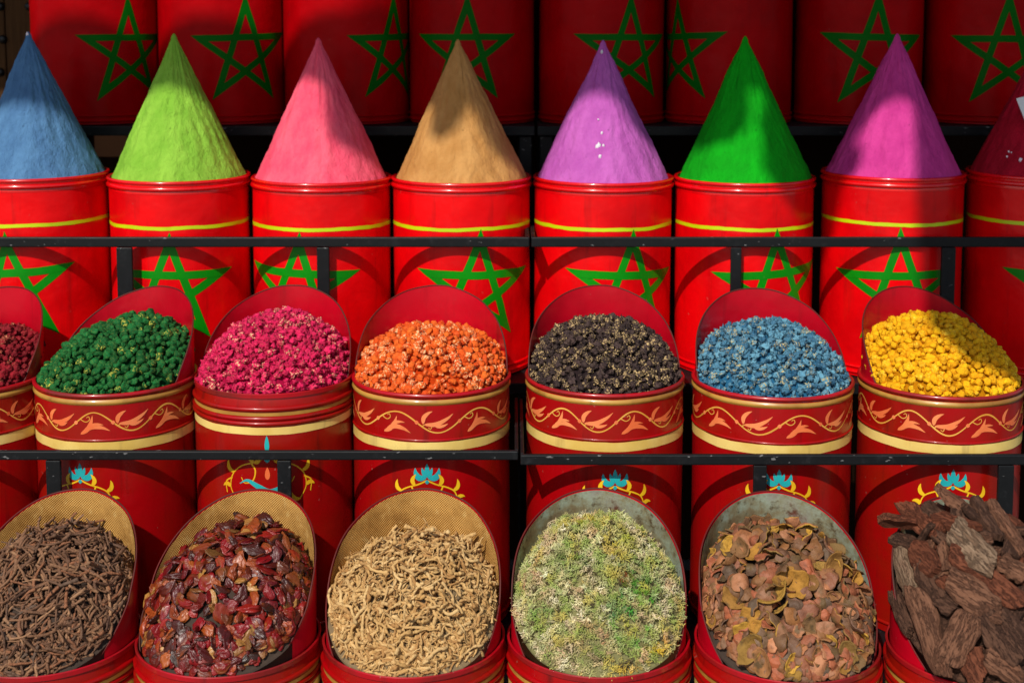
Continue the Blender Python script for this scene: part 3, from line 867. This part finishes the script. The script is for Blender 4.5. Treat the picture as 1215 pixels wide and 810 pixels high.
# -------- front row
b4 = [(58, R_(10), 'brown twigs', 'burlap'), (272, R_(17), 'glossy dried red pods', 'burlap'), (491, R_(4), 'pale tan roots', 'burlap'), (710, R_(2), 'pale green lichen', 'galv'), (933, R_(-3), 'dried orange peel', 'galv'), (1165, R_(-5), 'brown bark slabs', 'galv')]
heaps4 = {}
for i, (px, yaw, what, inner) in enumerate(b4):
    cy = ROW4_Y - {933: .02, 1165: .05}.get(px, 0)
    x = at(px, 752, cy).x; rim = R4_RIM
    ins = {'burlap': 'burlap lined', 'galv': 'bare metal lined'}[inner]
    scoop_drum(x, cy, rim, R4_BASE, 'dark red %s front scoop drum full of %s' % (ins, what), yaw, .082, .155, inner, 'bands', R_(0), 70 + i, 'front row scoop drums', r=.179)
    Hh, pk = {'brown twigs': (.185, (.02, .06)), 'glossy dried red pods': (.2, (.04, .055)), 'pale tan roots': (.165, (.02, .06)), 'pale green lichen': (.21, (-.01, .08)), 'dried orange peel': (.2, (-.015, .07)), 'brown bark slabs': (.25, (-.01, .06))}[what]
    heaps4[what] = Heap(x, cy, rim, .169, pk, Hh, *((.07, .075) if what == 'brown bark slabs' else (.066, .070)), yaw, ex=2.6, floor=.001, front=.036)

# twigs
mt = organic('dry_twig_bark', [lin(104, 72, 52), lin(138, 98, 70), lin(84, 58, 44), lin(164, 122, 88), lin(116, 80, 56), lin(96, 76, 62), lin(142, 92, 62)], sc=160, bump=.8)
vs = []
for k in range(16):
    rr = random.Random(900 + k); bm = bmesh.new(); L = rr.uniform(.036, .098); n = 14
    p = Vector((-L / 2, 0, 0)); d = Vector((1, 0, 0)); pts = []; ben = rr.uniform(-.09, .09)
    for q in range(n):
        pts.append(p.copy()); p = p + d * L / n
        d = (Matrix.Rotation(ben + rr.gauss(0, .11), 3, 'Z') @ d + Vector((0, 0, rr.gauss(0, .07) - p.z * 8))).normalized()
    r0 = rr.uniform(.0017, .0034)
    tube(bm, pts, [r0 * (1 - .45 * q / n) * (1 + .25 * rr.random()) for q in range(n)], 8, .35, k)
    vs.append(mesh_of('twig_shape', bm, mt))
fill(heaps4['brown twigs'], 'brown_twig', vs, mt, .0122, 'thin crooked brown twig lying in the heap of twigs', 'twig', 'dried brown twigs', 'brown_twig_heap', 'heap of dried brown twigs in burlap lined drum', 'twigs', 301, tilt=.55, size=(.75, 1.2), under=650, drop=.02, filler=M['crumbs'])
# pods
mt = organic('glossy_dried_pod', [lin(126, 12, 16), lin(76, 14, 10), lin(150, 30, 20), lin(44, 26, 16), lin(138, 14, 22), lin(160, 72, 24), lin(78, 20, 14), lin(180, 128, 62), lin(54, 24, 16), lin(168, 84, 30), lin(120, 28, 18), lin(50, 32, 22), lin(96, 10, 14), lin(64, 26, 18)], stripe=(.4, 1, 1), sc=95, bump=.9, rough=.34, spec=.42, coat=.18, patch=lin(124, 58, 22))
vs = []
for k in range(14):
    rr = random.Random(700 + k); bm = bmesh.new(); bmesh.ops.create_icosphere(bm, subdivisions=4, radius=1)
    s = Vector((k * 3.3, 1, 2)); L, W, T_ = rr.uniform(.014, .024), rr.uniform(.0088, .0128), rr.uniform(.0065, .010); bend = rr.uniform(-.45, .45); flat = rr.random() < .6
    for v in bm.verts:
        c = v.co.copy(); ang = math.atan2(c.z, c.y)
        d = 1 + .42 * noise.noise(Vector((c.x * 1.5, c.y * 1.9, c.z * 1.9)) + s) + .10 * noise.fractal(c * 3.2 + s, .8, 2.1, 3) + .13 * math.sin(ang * (3 + k % 3) + c.x * 1.3 + k) * (1 - abs(c.x)) - .14 * abs(noise.noise(Vector((c.x * 1.5, c.y * 4, c.z * 4)) + s))
        tp = (1 - .35 * max(0, c.x) ** 1.5); c.x = math.copysign(abs(c.x) ** .85, c.x) * (1 + .25 * noise.noise(c * 2.2 + s))
        v.co = Vector((c.x * L, c.y * d * W * tp + bend * L * c.x * c.x, c.z * d * (T_ * (.42 if flat else 1)) * tp))
    vs.append(mesh_of('pod_shape', bm, mt))
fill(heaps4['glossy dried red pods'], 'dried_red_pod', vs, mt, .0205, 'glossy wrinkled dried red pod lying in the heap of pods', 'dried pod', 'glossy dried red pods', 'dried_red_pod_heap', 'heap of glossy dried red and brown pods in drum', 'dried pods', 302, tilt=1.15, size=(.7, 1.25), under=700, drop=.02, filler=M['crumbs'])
# roots
mt = organic('pale_root_skin', [lin(204, 164, 106), lin(186, 144, 88), lin(216, 180, 124), lin(170, 126, 76)], sc=120, bump=.6, rough=.85, spec=.15)
vs = []
for k in range(16):
    rr = random.Random(500 + k); bm = bmesh.new(); L = rr.uniform(.05, .115); n = 24
    p = Vector((-L / 2, 0, 0)); d = Vector((1, 0, 0)); pts = []; ben = rr.uniform(-.16, .16)
    for q in range(n):
        pts.append(p.copy()); p = p + d * L / n
        d = (Matrix.Rotation(ben * math.sin(q * .5 + k) * 1.6 + rr.gauss(0, .2), 3, 'Z') @ d + Vector((0, 0, rr.gauss(0, .15) - p.z * 14))).normalized()
    r0 = rr.uniform(.0024, .0042)
    tube(bm, pts, [r0 * (1 - .55 * q / n) * (1 + .5 * rr.random() * (rr.random() < .4)) for q in range(n)], 8, .4, k)
    for br in range(rr.randint(0, 2)):
        st = rr.randint(4, 13); p = pts[st].copy(); d = Vector((rr.uniform(-.6, 1), rr.choice((-1, 1)), rr.uniform(-.1, .4))).normalized(); sp = []
        for q in range(7): sp.append(p.copy()); p = p + d * .0035; d = (d + Vector((rr.gauss(0, .25), rr.gauss(0, .25), rr.gauss(0, .15)))).normalized()
        tube(bm, sp, [r0 * .6 * (1 - .09 * q) for q in range(7)], 6, .3, k)
    vs.append(mesh_of('root_shape', bm, mt))
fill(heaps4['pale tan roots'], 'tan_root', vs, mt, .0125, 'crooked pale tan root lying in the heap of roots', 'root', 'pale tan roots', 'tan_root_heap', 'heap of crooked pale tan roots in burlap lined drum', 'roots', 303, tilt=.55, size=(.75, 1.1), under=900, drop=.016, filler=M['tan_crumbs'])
# lichen: one mass nobody could count
def lichen():
    h = heaps4['pale green lichen']; rnd = random.Random(77)
    zones = [(755, 690, 30, (70, 140, 40)), (745, 745, 26, (90, 160, 50)), (640, 640, 18, (40, 120, 60)), (735, 720, 14, (40, 120, 70)), (700, 620, 30, (178, 172, 56)), (735, 640, 24, (170, 168, 60)), (675, 660, 22, (120, 146, 70)),
             (785, 775, 24, (214, 170, 40)), (745, 790, 16, (206, 150, 40)), (625, 690, 20, (196, 150, 116)), (700, 760, 26, (196, 150, 110)), (740, 685, 10, (150, 60, 40)), (640, 730, 20, (110, 150, 70)), (660, 615, 22, (190, 186, 70)), (725, 650, 12, (190, 170, 50)), (800, 740, 22, (206, 190, 160)), (700, 770, 14, (90, 90, 60))]
    Z3 = []
    for (a, b, rad, c) in zones:
        p = h.hit(a, b)
        if p is not None: Z3.append((p, rad * .0016, c))
    pal = [(224, 214, 168), (208, 202, 148), (196, 198, 142), (236, 226, 188), (216, 202, 148), (190, 186, 128), (216, 196, 158)]
    shapes = []
    for k in range(12):
        rr = random.Random(k); vv, ff = [], []; bmx = bmesh.new()
        for s in range(9):
            a = rr.uniform(0, 6.28); el = rr.uniform(-.1, 1.2); d = Vector((math.cos(a) * math.cos(el), math.sin(a) * math.cos(el), math.sin(el)))
            p = Vector((rr.gauss(0, .002), rr.gauss(0, .002), 0)); pts = []
            curl = Vector((rr.gauss(0, .5), rr.gauss(0, .5), rr.gauss(0, .5)))
            for q in range(6): pts.append(p.copy()); p = p + d * .0023; d = (d + d.cross(curl) * .9 + Vector((rr.gauss(0, .2), rr.gauss(0, .2), rr.gauss(0, .2)))).normalized()
            tube(bmx, pts, [.0008, .0009, .0008, .0008, .0007, .0004], 4, 0, 0)
        me = bpy.data.meshes.new('x'); bmx.to_mesh(me); bmx.free()
        shapes.append(([v.co.copy() for v in me.vertices], [tuple(f.vertices) for f in me.polygons])); bpy.data.meshes.remove(me)
    bm = bmesh.new(); h.mound(bm, .011); me0 = bpy.data.meshes.new('m'); bm.to_mesh(me0); bm.free()
    V = [v.co.copy() for v in me0.vertices]; Fs = [tuple(f.vertices) for f in me0.polygons]; C = [lin(120, 116, 76)] * len(V)
    pts = h.scatter(.0056, rnd, tries=24000, rmax=.985)
    for p in pts:
        pv = Vector(p); c = Vector(rnd.choice(pal))
        for (zp, zr, zc) in Z3:
            dd = (pv - zp).length / zr
            wgt = max(0, 1 - dd * dd * .6) * (.25 + 1.5 * max(0, noise.noise(pv * 85) + .25)) * rnd.uniform(.7, 1.2)
            c = c.lerp(Vector(zc), min(1, max(0, wgt)))
        c = c * (rnd.uniform(.9, 1.08) + .12 * noise.noise(pv * 60 + Vector((3, 1, 0)))); c = c.lerp(Vector((206, 186, 84)), max(0, min(.75, 2.2 * noise.noise(pv * 30 + Vector((2, 8, 5))) - .25))); c = c.lerp(Vector((206, 160, 128)), max(0, min(.6, 2.0 * noise.noise(pv * 34 + Vector((5, 1, 8))) - .35))); c = c.lerp(Vector((110, 96, 66)), max(0, min(.8, 3 * noise.noise(pv * 70 + Vector((8, 2, 1))) - .9))); c = c.lerp(Vector((150, 172, 84)), max(0, min(.75, 1.5 * noise.noise(pv * 38 + Vector((9, 4, 2))))))
        if rnd.random() < .035: c = Vector((96, 84, 60))
        sv, sf = rnd.choice(shapes); sc = rnd.uniform(.65, 1.15)
        m = Matrix.Translation(pv + Vector((0, 0, rnd.uniform(-.004, .004) - .003 + .015 * noise.noise(pv * 62 + Vector((1, 7, 3)))))) @ frame(h.n(p[0], p[1]), rnd.uniform(0, 6.28), rnd.gauss(0, .4), rnd.gauss(0, .4)) @ Matrix.Diagonal((sc, sc, sc, 1))
        base = len(V); V += [m @ q for q in sv]; Fs += [tuple(base + j for j in f) for f in sf]
        C += [lin(max(0, min(255, c.x)), max(0, min(255, c.y)), max(0, min(255, c.z)))] * len(sv)
    me = bpy.data.meshes.new('lichen_heap'); me.from_pydata(V, [], Fs)
    at_ = me.color_attributes.new('tint', 'FLOAT_COLOR', 'POINT'); at_.data.foreach_set('color', [q for c in C for q in c])
    b = NB('dry_lichen'); a = b.n('ShaderNodeAttribute'); a.attribute_name = 'tint'
    cc = b.mix(b.step(b.noise(180, 3), .5, .8), a.outputs['Color'], b.mix(.6, a.outputs['Color'], (.12, .1, .05, 1)))
    me.materials.append(b.done(cc, .9, Specular_IOR_Level=.1))
    me.polygons.foreach_set('use_smooth', [True] * len(me.polygons))
    o = bpy.data.objects.new('lichen_heap', me); col.objects.link(o); o.location = h.c
    tag(o, 'heap of curly pale green lichen with yellow and green patches in drum', 'lichen', kind='stuff')
lichen()
# peel
mt2 = organic('peel_pith', [lin(168, 120, 52), lin(126, 90, 50), lin(86, 68, 50), lin(200, 152, 60), lin(112, 88, 60), lin(156, 106, 66)], sc=80, bump=.8, rough=.85, spec=.15, patch=lin(92, 72, 48))
mt = organic('dried_orange_peel', [lin(134, 84, 52), lin(172, 112, 72), lin(104, 76, 52), lin(150, 98, 54), lin(82, 66, 52), lin(188, 124, 84), lin(98, 80, 62), lin(170, 92, 58), lin(92, 76, 60), lin(164, 92, 62)], sc=60, bump=.8, rough=.6, spec=.35, patch=lin(100, 76, 46))
vs = []
for k in range(16):
    rr = random.Random(300 + k); bm = bmesh.new(); n = 16
    cu, cv = rr.uniform(10, 32), rr.uniform(6, 30) * rr.choice((1, 1, -.6)); L, W = rr.uniform(.017, .029), rr.uniform(.013, .021); th = rr.uniform(.0018, .0034)
    top, bot = [], []
    tw = rr.uniform(-8, 8)
    for i in range(n + 1):
        rt, rb2 = [], []
        for j in range(n + 1):
            a, b2 = i / n * 2 - 1, j / n * 2 - 1
            # a rounded square with a ragged rim
            x0, y0 = a * math.sqrt(1 - b2 * b2 / 2), b2 * math.sqrt(1 - a * a / 2)
            e = 1 + .28 * noise.noise(Vector((x0 * 1.7, y0 * 1.7, k * 3.7)))
            X, Y = x0 * L * e, y0 * W * e
            zz = -cu * X * X * .5 * 1.6 - cv * Y * Y * 1.6 + tw * X * Y * 2 + .003 * noise.noise(Vector((X * 70, Y * 70, k))) + .0012 * noise.noise(Vector((X * 260, Y * 260, k)))
            rt.append(bm.verts.new((X, Y, zz + .006))); rb2.append(bm.verts.new((X * .97, Y * .97, zz + .006 - th)))
        top.append(rt); bot.append(rb2)
    for i in range(n):
        for j in range(n):
            bm.faces.new((top[i][j], top[i + 1][j], top[i + 1][j + 1], top[i][j + 1])); bm.faces.new((bot[i][j], bot[i][j + 1], bot[i + 1][j + 1], bot[i + 1][j]))
    for i in range(n):
        for (r0, r1) in (((top[i][0], top[i + 1][0]), (bot[i][0], bot[i + 1][0])), ((top[i][n], top[i + 1][n]), (bot[i][n], bot[i + 1][n])), ((top[0][i], top[0][i + 1]), (bot[0][i], bot[0][i + 1])), ((top[n][i], top[n][i + 1]), (bot[n][i], bot[n][i + 1]))):
            bm.faces.new((r0[0], r0[1], r1[1], r1[0]))
    pith = {v for r9 in bot for v in r9}
    bmesh.ops.recalc_face_normals(bm, faces=bm.faces[:])
    if k % 3 == 2:
        for v in bm.verts: v.co.z = .006 - v.co.z
        bmesh.ops.reverse_faces(bm, faces=bm.faces[:])
    for f in bm.faces:
        if any(v in pith for v in f.verts): f.material_index = 1
    me_ = mesh_of('peel_shape', bm, mt); me_.materials.append(mt2); vs.append(me_)
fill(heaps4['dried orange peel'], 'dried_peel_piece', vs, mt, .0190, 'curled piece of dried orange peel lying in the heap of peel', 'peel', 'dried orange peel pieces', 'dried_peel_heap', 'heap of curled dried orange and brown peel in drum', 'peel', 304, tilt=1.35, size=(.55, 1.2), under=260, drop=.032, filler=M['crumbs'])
# bark
def bark_mat(name, cols):
    b = NB(name); r = b.rnd(); v = b.map((.28, 1.6, 1.6), r)
    n1 = b.math('MULTIPLY_ADD', b.noise(34, 5, .7, b.map((.5, 1, 1), r)), .28, b.math('MULTIPLY', b.noise(130, 7, .8, v, .2), .72)); n2 = b.noise(40, 4, .6, b.map((.5, 1, 1), r))
    c = b.ramp(n1, [(.25, cols[0]), (.42, cols[1]), (.58, cols[2]), (.75, cols[3])])
    c = b.mix(b.math('MULTIPLY', b.step(n2, .5, .8), .4), c, cols[4])
    b.bump(b.math('ADD', n1, b.math('MULTIPLY', b.step(n1, .45, .5), .5)), 1.0, .006)
    return b.done(c, .85, Specular_IOR_Level=.2)
BK = {'brown': bark_mat('brown_bark', [lin(64, 42, 30), lin(104, 68, 50), lin(128, 88, 66), lin(156, 114, 88), lin(114, 68, 46)]),
      'reddish': bark_mat('reddish_bark', [lin(64, 34, 24), lin(102, 56, 38), lin(122, 70, 48), lin(142, 88, 64), lin(118, 58, 36)]),
      'pale grey': bark_mat('pale_grey_bark', [lin(84, 58, 42), lin(122, 94, 72), lin(148, 122, 98), lin(172, 152, 128), lin(116, 76, 56)]),
      'dark': bark_mat('dark_bark', [lin(44, 28, 20), lin(76, 50, 38), lin(98, 68, 52), lin(124, 90, 70), lin(88, 54, 38)])}
def slab(L, W, T_, seed):
    bm = bmesh.new(); n, m = 36, 14; rr = random.Random(seed); top, bot = [], []
    lo, hi = rr.uniform(-.5, .5), rr.uniform(-.5, .5); cup = rr.uniform(3, 9); bow = rr.uniform(-1.2, 1.5)
    for i in range(n + 1):
        a = i / n * 2 - 1; rt, rb2 = [], []
        wl = W * (1 + .30 * noise.noise(Vector((a * 2.2, seed, .3)))) * (1 - .35 * abs(a) ** 5); of = W * .22 * noise.noise(Vector((a * 1.3, seed * 1.7, 5)))
        for j in range(m + 1):
            b2 = j / m * 2 - 1
            X = a * L + (lo if a < 0 else hi) * b2 * W * abs(a) ** 2 + .006 * noise.noise(Vector((b2 * 5, seed, 1.0 if a > 0 else 7.0))) * abs(a) ** 4; Y = b2 * wl + of
            rid = noise.fractal(Vector((X * 9 + 2 * noise.noise(Vector((X * 20, Y * 40, seed))), Y * 120 + 3 * noise.noise(Vector((X * 30, Y * 20, seed))), seed)), .6, 2.2, 4) * .7 + .8 * noise.noise(Vector((X * 45, Y * 70, seed + 9)))
            edge = min(1, (1 - abs(b2)) * 3.5 + .15)
            zz = -cup * Y * Y - bow * X * X
            lay = .0028 * round(2.2 * (noise.noise(Vector((X * 9, Y * 34, seed * 2.3))) + .5)) / 2.2
            rt.append(bm.verts.new((X, Y, zz + T_ * (.5 + .3 * edge) + .0021 * rid * edge + lay))); rb2.append(bm.verts.new((X, Y * .96, zz - T_ * .45 + .002 * noise.noise(Vector((X * 30, Y * 60, seed))))))
        top.append(rt); bot.append(rb2)
    for i in range(n):
        for j in range(m):
            bm.faces.new((top[i][j], top[i + 1][j], top[i + 1][j + 1], top[i][j + 1])); bm.faces.new((bot[i][j], bot[i][j + 1], bot[i + 1][j + 1], bot[i + 1][j]))
    for i in range(n):
        for j in (0, m): bm.faces.new((top[i][j], top[i + 1][j], bot[i + 1][j], bot[i][j]))
    for j in range(m):
        for i in (0, n): bm.faces.new((top[i][j], top[i][j + 1], bot[i][j + 1], bot[i][j]))
    bmesh.ops.recalc_face_normals(bm, faces=bm.faces[:]); return bm
def bark():
    h = heaps4['brown bark slabs']
    K = lambda x, y: (800 + x / 2.7, 510 + y / 2.7)
    S = [  # end points in the enlarged view, width, kind, lift, label
        ((845, 195), (965, 275), 62, 'brown', .030, 'brown bark slab lying topmost on the bark heap'),
        ((735, 240), (865, 375), 66, 'reddish', .030, 'thick reddish bark slab slanting below the topmost slab'),
        ((665, 285), (770, 300), 48, 'reddish', .024, 'short reddish bark slab jutting over the left edge of its drum'),
        ((895, 315), (1020, 435), 100, 'pale grey', .024, 'broad pale grey bark slab in the upper middle of the heap'),
        ((712, 375), (756, 530), 60, 'pale grey', .022, 'rough pale grey bark slab standing along the left rim'),
        ((770, 510), (862, 775), 76, 'brown', .018, 'longest bark slab, brown grey, running down the lower left'),
        ((880, 475), (1040, 585), 92, 'brown', .026, 'wide brown bark slab across the centre of the heap'),
        ((890, 390), (1110, 560), 74, 'reddish', .018, 'long reddish bark slab running under the pale grey slab'),
        ((945, 590), (875, 745), 96, 'brown', .028, 'square ended bark slab leaning upright at lower centre'),
        ((1005, 585), (1110, 725), 120, 'dark', .026, 'dark ridged bark slab in the lower right of the heap'),
        ((1015, 235), (1120, 395), 56, 'brown', .026, 'narrow brown bark slab at the upper right edge'),
        ((962, 228), (1035, 345), 44, 'dark', .022, 'thin dark bark slab between the topmost and upper right slabs'),
        ((765, 380), (840, 450), 84, 'reddish', .012, 'flat reddish bark slab half hidden below the slanting slab'),
        ((835, 530), (905, 570), 66, 'dark', .012, 'small dark bark piece left of the wide central slab'),
        ((925, 690), (985, 800), 84, 'reddish', .020, 'reddish bark slab at the bottom beside the upright slab'),
        ((1000, 720), (1110, 800), 66, 'brown', .022, 'brown bark slab at the bottom right below the dark slab'),
        ((800, 240), (850, 290), 60, 'dark', .010, 'small dark bark piece under the topmost slab'),
        ((860, 370), (880, 450), 40, 'brown', .014, 'thin upright bark splinter left of the pale slab'),
        ((1040, 420), (1125, 470), 70, 'brown', .014, 'brown bark slab right of the pale grey slab'),
        ((700, 345), (770, 365), 50, 'dark', .008, 'dark bark chip under the jutting reddish slab'),
        ((790, 440), (850, 540), 80, 'dark', .006, 'dark bark slab sunk in the left middle of the heap'),
        ((705, 520), (752, 640), 54, 'dark', .004, 'dark bark slab in the shade against the left wall'),
        ((850, 280), (960, 320), 56, 'reddish', .012, 'reddish bark slab tucked below the topmost one')]
    for i, (a, b, wd, kind, lift, lab) in enumerate(S):
        pa, pb = h.hit(*K(*a)), h.hit(*K(*b)); mid = h.hit(*K((a[0] + b[0]) / 2, (a[1] + b[1]) / 2))
        far_ = lambda q: at(*K(*q), h.c.y + .07) - h.c
        if mid is None: mid = far_(((a[0] + b[0]) / 2, (a[1] + b[1]) / 2))
        if pa is None: pa = far_(a) if K(*a)[1] < 640 else None
        if pb is None: pb = far_(b) if K(*b)[1] < 640 else None
        if pa is None: pa = mid * 2 - pb if pb is not None else mid + Vector((-.04, 0, 0))
        if pb is None: pb = mid * 2 - pa
        d = (pb - pa); L = max(d.length * .5, .02); d.normalize()
        n = h.n(mid.x, mid.y); n = (n - d * n.dot(d)).normalized(); yv = n.cross(d)
        m = Matrix((d, yv, n)).transposed().to_4x4(); m.translation = h.c + mid + (CAMV - h.c - mid).normalized() * lift * .9
        o = link('bark_slab', slab(L * 1.06, wd / 2.7 * .00155 * .5 * 1.08, .0115, i + 1), BK[kind], autos=60)
        o.matrix_world = m; tag(o, lab, 'bark slab', 'bark slabs in the front drum')
    rnd = random.Random(5); vs = [mesh_of('slab_shape', slab(rnd.uniform(.028, .05), rnd.uniform(.012, .02), .009, 60 + k), BK[('brown', 'reddish', 'dark')[k % 3]]) for k in range(8)]
    k = 0
    for p in h.scatter(.034, rnd, tries=500, rmax=.72):
        o = bpy.data.objects.new('bark_piece', vs[k % 8]); k += 1
        o.matrix_world = Matrix.Translation(h.c + Vector(p) + Vector((0, 0, -.002))) @ frame(h.n(p[0], p[1]), rnd.uniform(0, 6.28), rnd.gauss(0, .3), rnd.gauss(0, .3))
        col.objects.link(o); tag(o, 'bark piece wedged in beneath the big slabs of the heap', 'bark piece', 'bark pieces under the slabs')
    bm = bmesh.new(); h.mound(bm, .018)
    tag(link('bark_crumbs', bm, BK['dark'], loc=h.c), 'dark bark crumbs filling the drum below the bark slabs', 'bark crumbs', kind='stuff')
bark()

# ------------------------------------------------------------------ added, unseen shade casters: canopy over the back rows, cloth cut to shape
def canopy():  # added out of view to block skylight from the back row
    t = empty('added_canopy', (0, 4.2, 2.95), 'unseen canvas canopy added to shade the back row of drums', 'canopy')
    bm = bmesh.new(); n = 24
    rows = [[bm.verts.new((-2.4 + 4.8 * i / n, -.02 - 1.32 * k / 8, .08 - .16 * k / 8 + .015 * math.sin(i * 1.3) * k / 8)) for i in range(n + 1)] for k in range(9)]
    rows2 = [[bm.verts.new((v.co.x, v.co.y, v.co.z - .006)) for v in r] for r in rows]
    for k in range(8):
        for i in range(n):
            bm.faces.new((rows[k][i], rows[k + 1][i], rows[k + 1][i + 1], rows[k][i + 1])); bm.faces.new((rows2[k][i], rows2[k][i + 1], rows2[k + 1][i + 1], rows2[k + 1][i]))
    for i in range(n):
        bm.faces.new((rows[8][i], rows2[8][i], rows2[8][i + 1], rows[8][i + 1]))
    bmesh.ops.recalc_face_normals(bm, faces=bm.faces[:])
    link('canvas', bm, M['canvas'], t)
    for x in (-2.3, 2.3):
        bm = bmesh.new(); box(bm, (x - .015, -1.3, -.12), (x + .015, .02, -.095)); link('bracket', bm, M['steel'], t, smooth=False)
canopy()
SHADE_Y = .2
def onto(px, py, Y):
    p = at(px, py, Y); k = (p.y - SHADE_Y) / SUN_DIR.y
    q = p - SUN_DIR * k
    return (q.x, q.z)
def added_shade_cloth():  # unseen, outline traced along the sun from the shadows it should cast
    YC_ = 3.36
    low = [(-190, 112), (40, 108), (78, 88), (130, 72), (200, 82), (232, 78), (300, 52), (345, 60), (370, 78), (378, 115), (388, 155), (404, 172), (430, 168), (446, 140), (452, 92), (482, 76), (500, 104), (504, 148), (522, 166), (540, 152), (548, 116), (554, 94), (556, 90)]
    low2 = [(556, 96), (562, 124), (578, 168), (596, 204), (640, 226), (650, 150)]
    low3 = [(652, 92), (690, 84), (718, 92), (734, 112), (744, 136), (760, 142), (776, 122), (786, 84), (800, 100), (818, 150), (842, 160), (864, 166), (886, 150), (887, 118), (883, 84), (900, 80), (903, 118), (897, 148), (904, 152), (908, 215)]
    pts = [onto(x, y, YC_) for x, y in low] + [onto(x, y, 3.43) for x, y in low2] + [onto(x, y, YC_) for x, y in low3]
    pts += [onto(935, 240, 3.3), onto(966, 262, 3.32), onto(984, 235, 3.3)] + [onto(x, y, 3.3) for x, y in ((996, 188), (1014, 182), (1020, 150), (1008, 122), (1032, 88), (1064, 76), (1082, 88), (1086, 200))] + [onto(1092, 330, 3.25), onto(1104, 395, 2.98), onto(1150, 440, 2.9), onto(1235, 446, 2.85), onto(1420, 446, 2.85)]
    pts += [onto(1420, -160, 3.67), onto(470, -160, 3.67), onto(450, -20, 3.67), onto(410, 12, 3.67), onto(250, 17, 3.67), onto(100, 17, 3.67), onto(-190, 17, 3.67)]
    t = empty('added_shade_cloth', (0, SHADE_Y, 0), 'unseen added canvas cloth, outline shaped to cast the shadows on the cones', 'cloth')
    bm = bmesh.new()
    f1 = bm.faces.new([bm.verts.new((x, -.004, z)) for x, z in pts])
    r = bmesh.ops.extrude_face_region(bm, geom=[f1])
    bmesh.ops.translate(bm, verts=[g for g in r['geom'] if isinstance(g, bmesh.types.BMVert)], vec=(0, .008, 0))
    bmesh.ops.triangulate(bm, faces=bm.faces[:])
    bmesh.ops.recalc_face_normals(bm, faces=bm.faces[:])
    link('canvas', bm, M['canvas'], t, smooth=False)
    print('cloth z', min(p[1] for p in pts), max(p[1] for p in pts))
    xs = [p[0] for p in pts]; zt = onto(100, 17, 3.67)[1]
    bm = bmesh.new(); box(bm, (min(xs), -.035, zt - .035), (max(xs), -.008, zt - .008)); link('pole', bm, M['steel'], t, smooth=False)
added_shade_cloth()
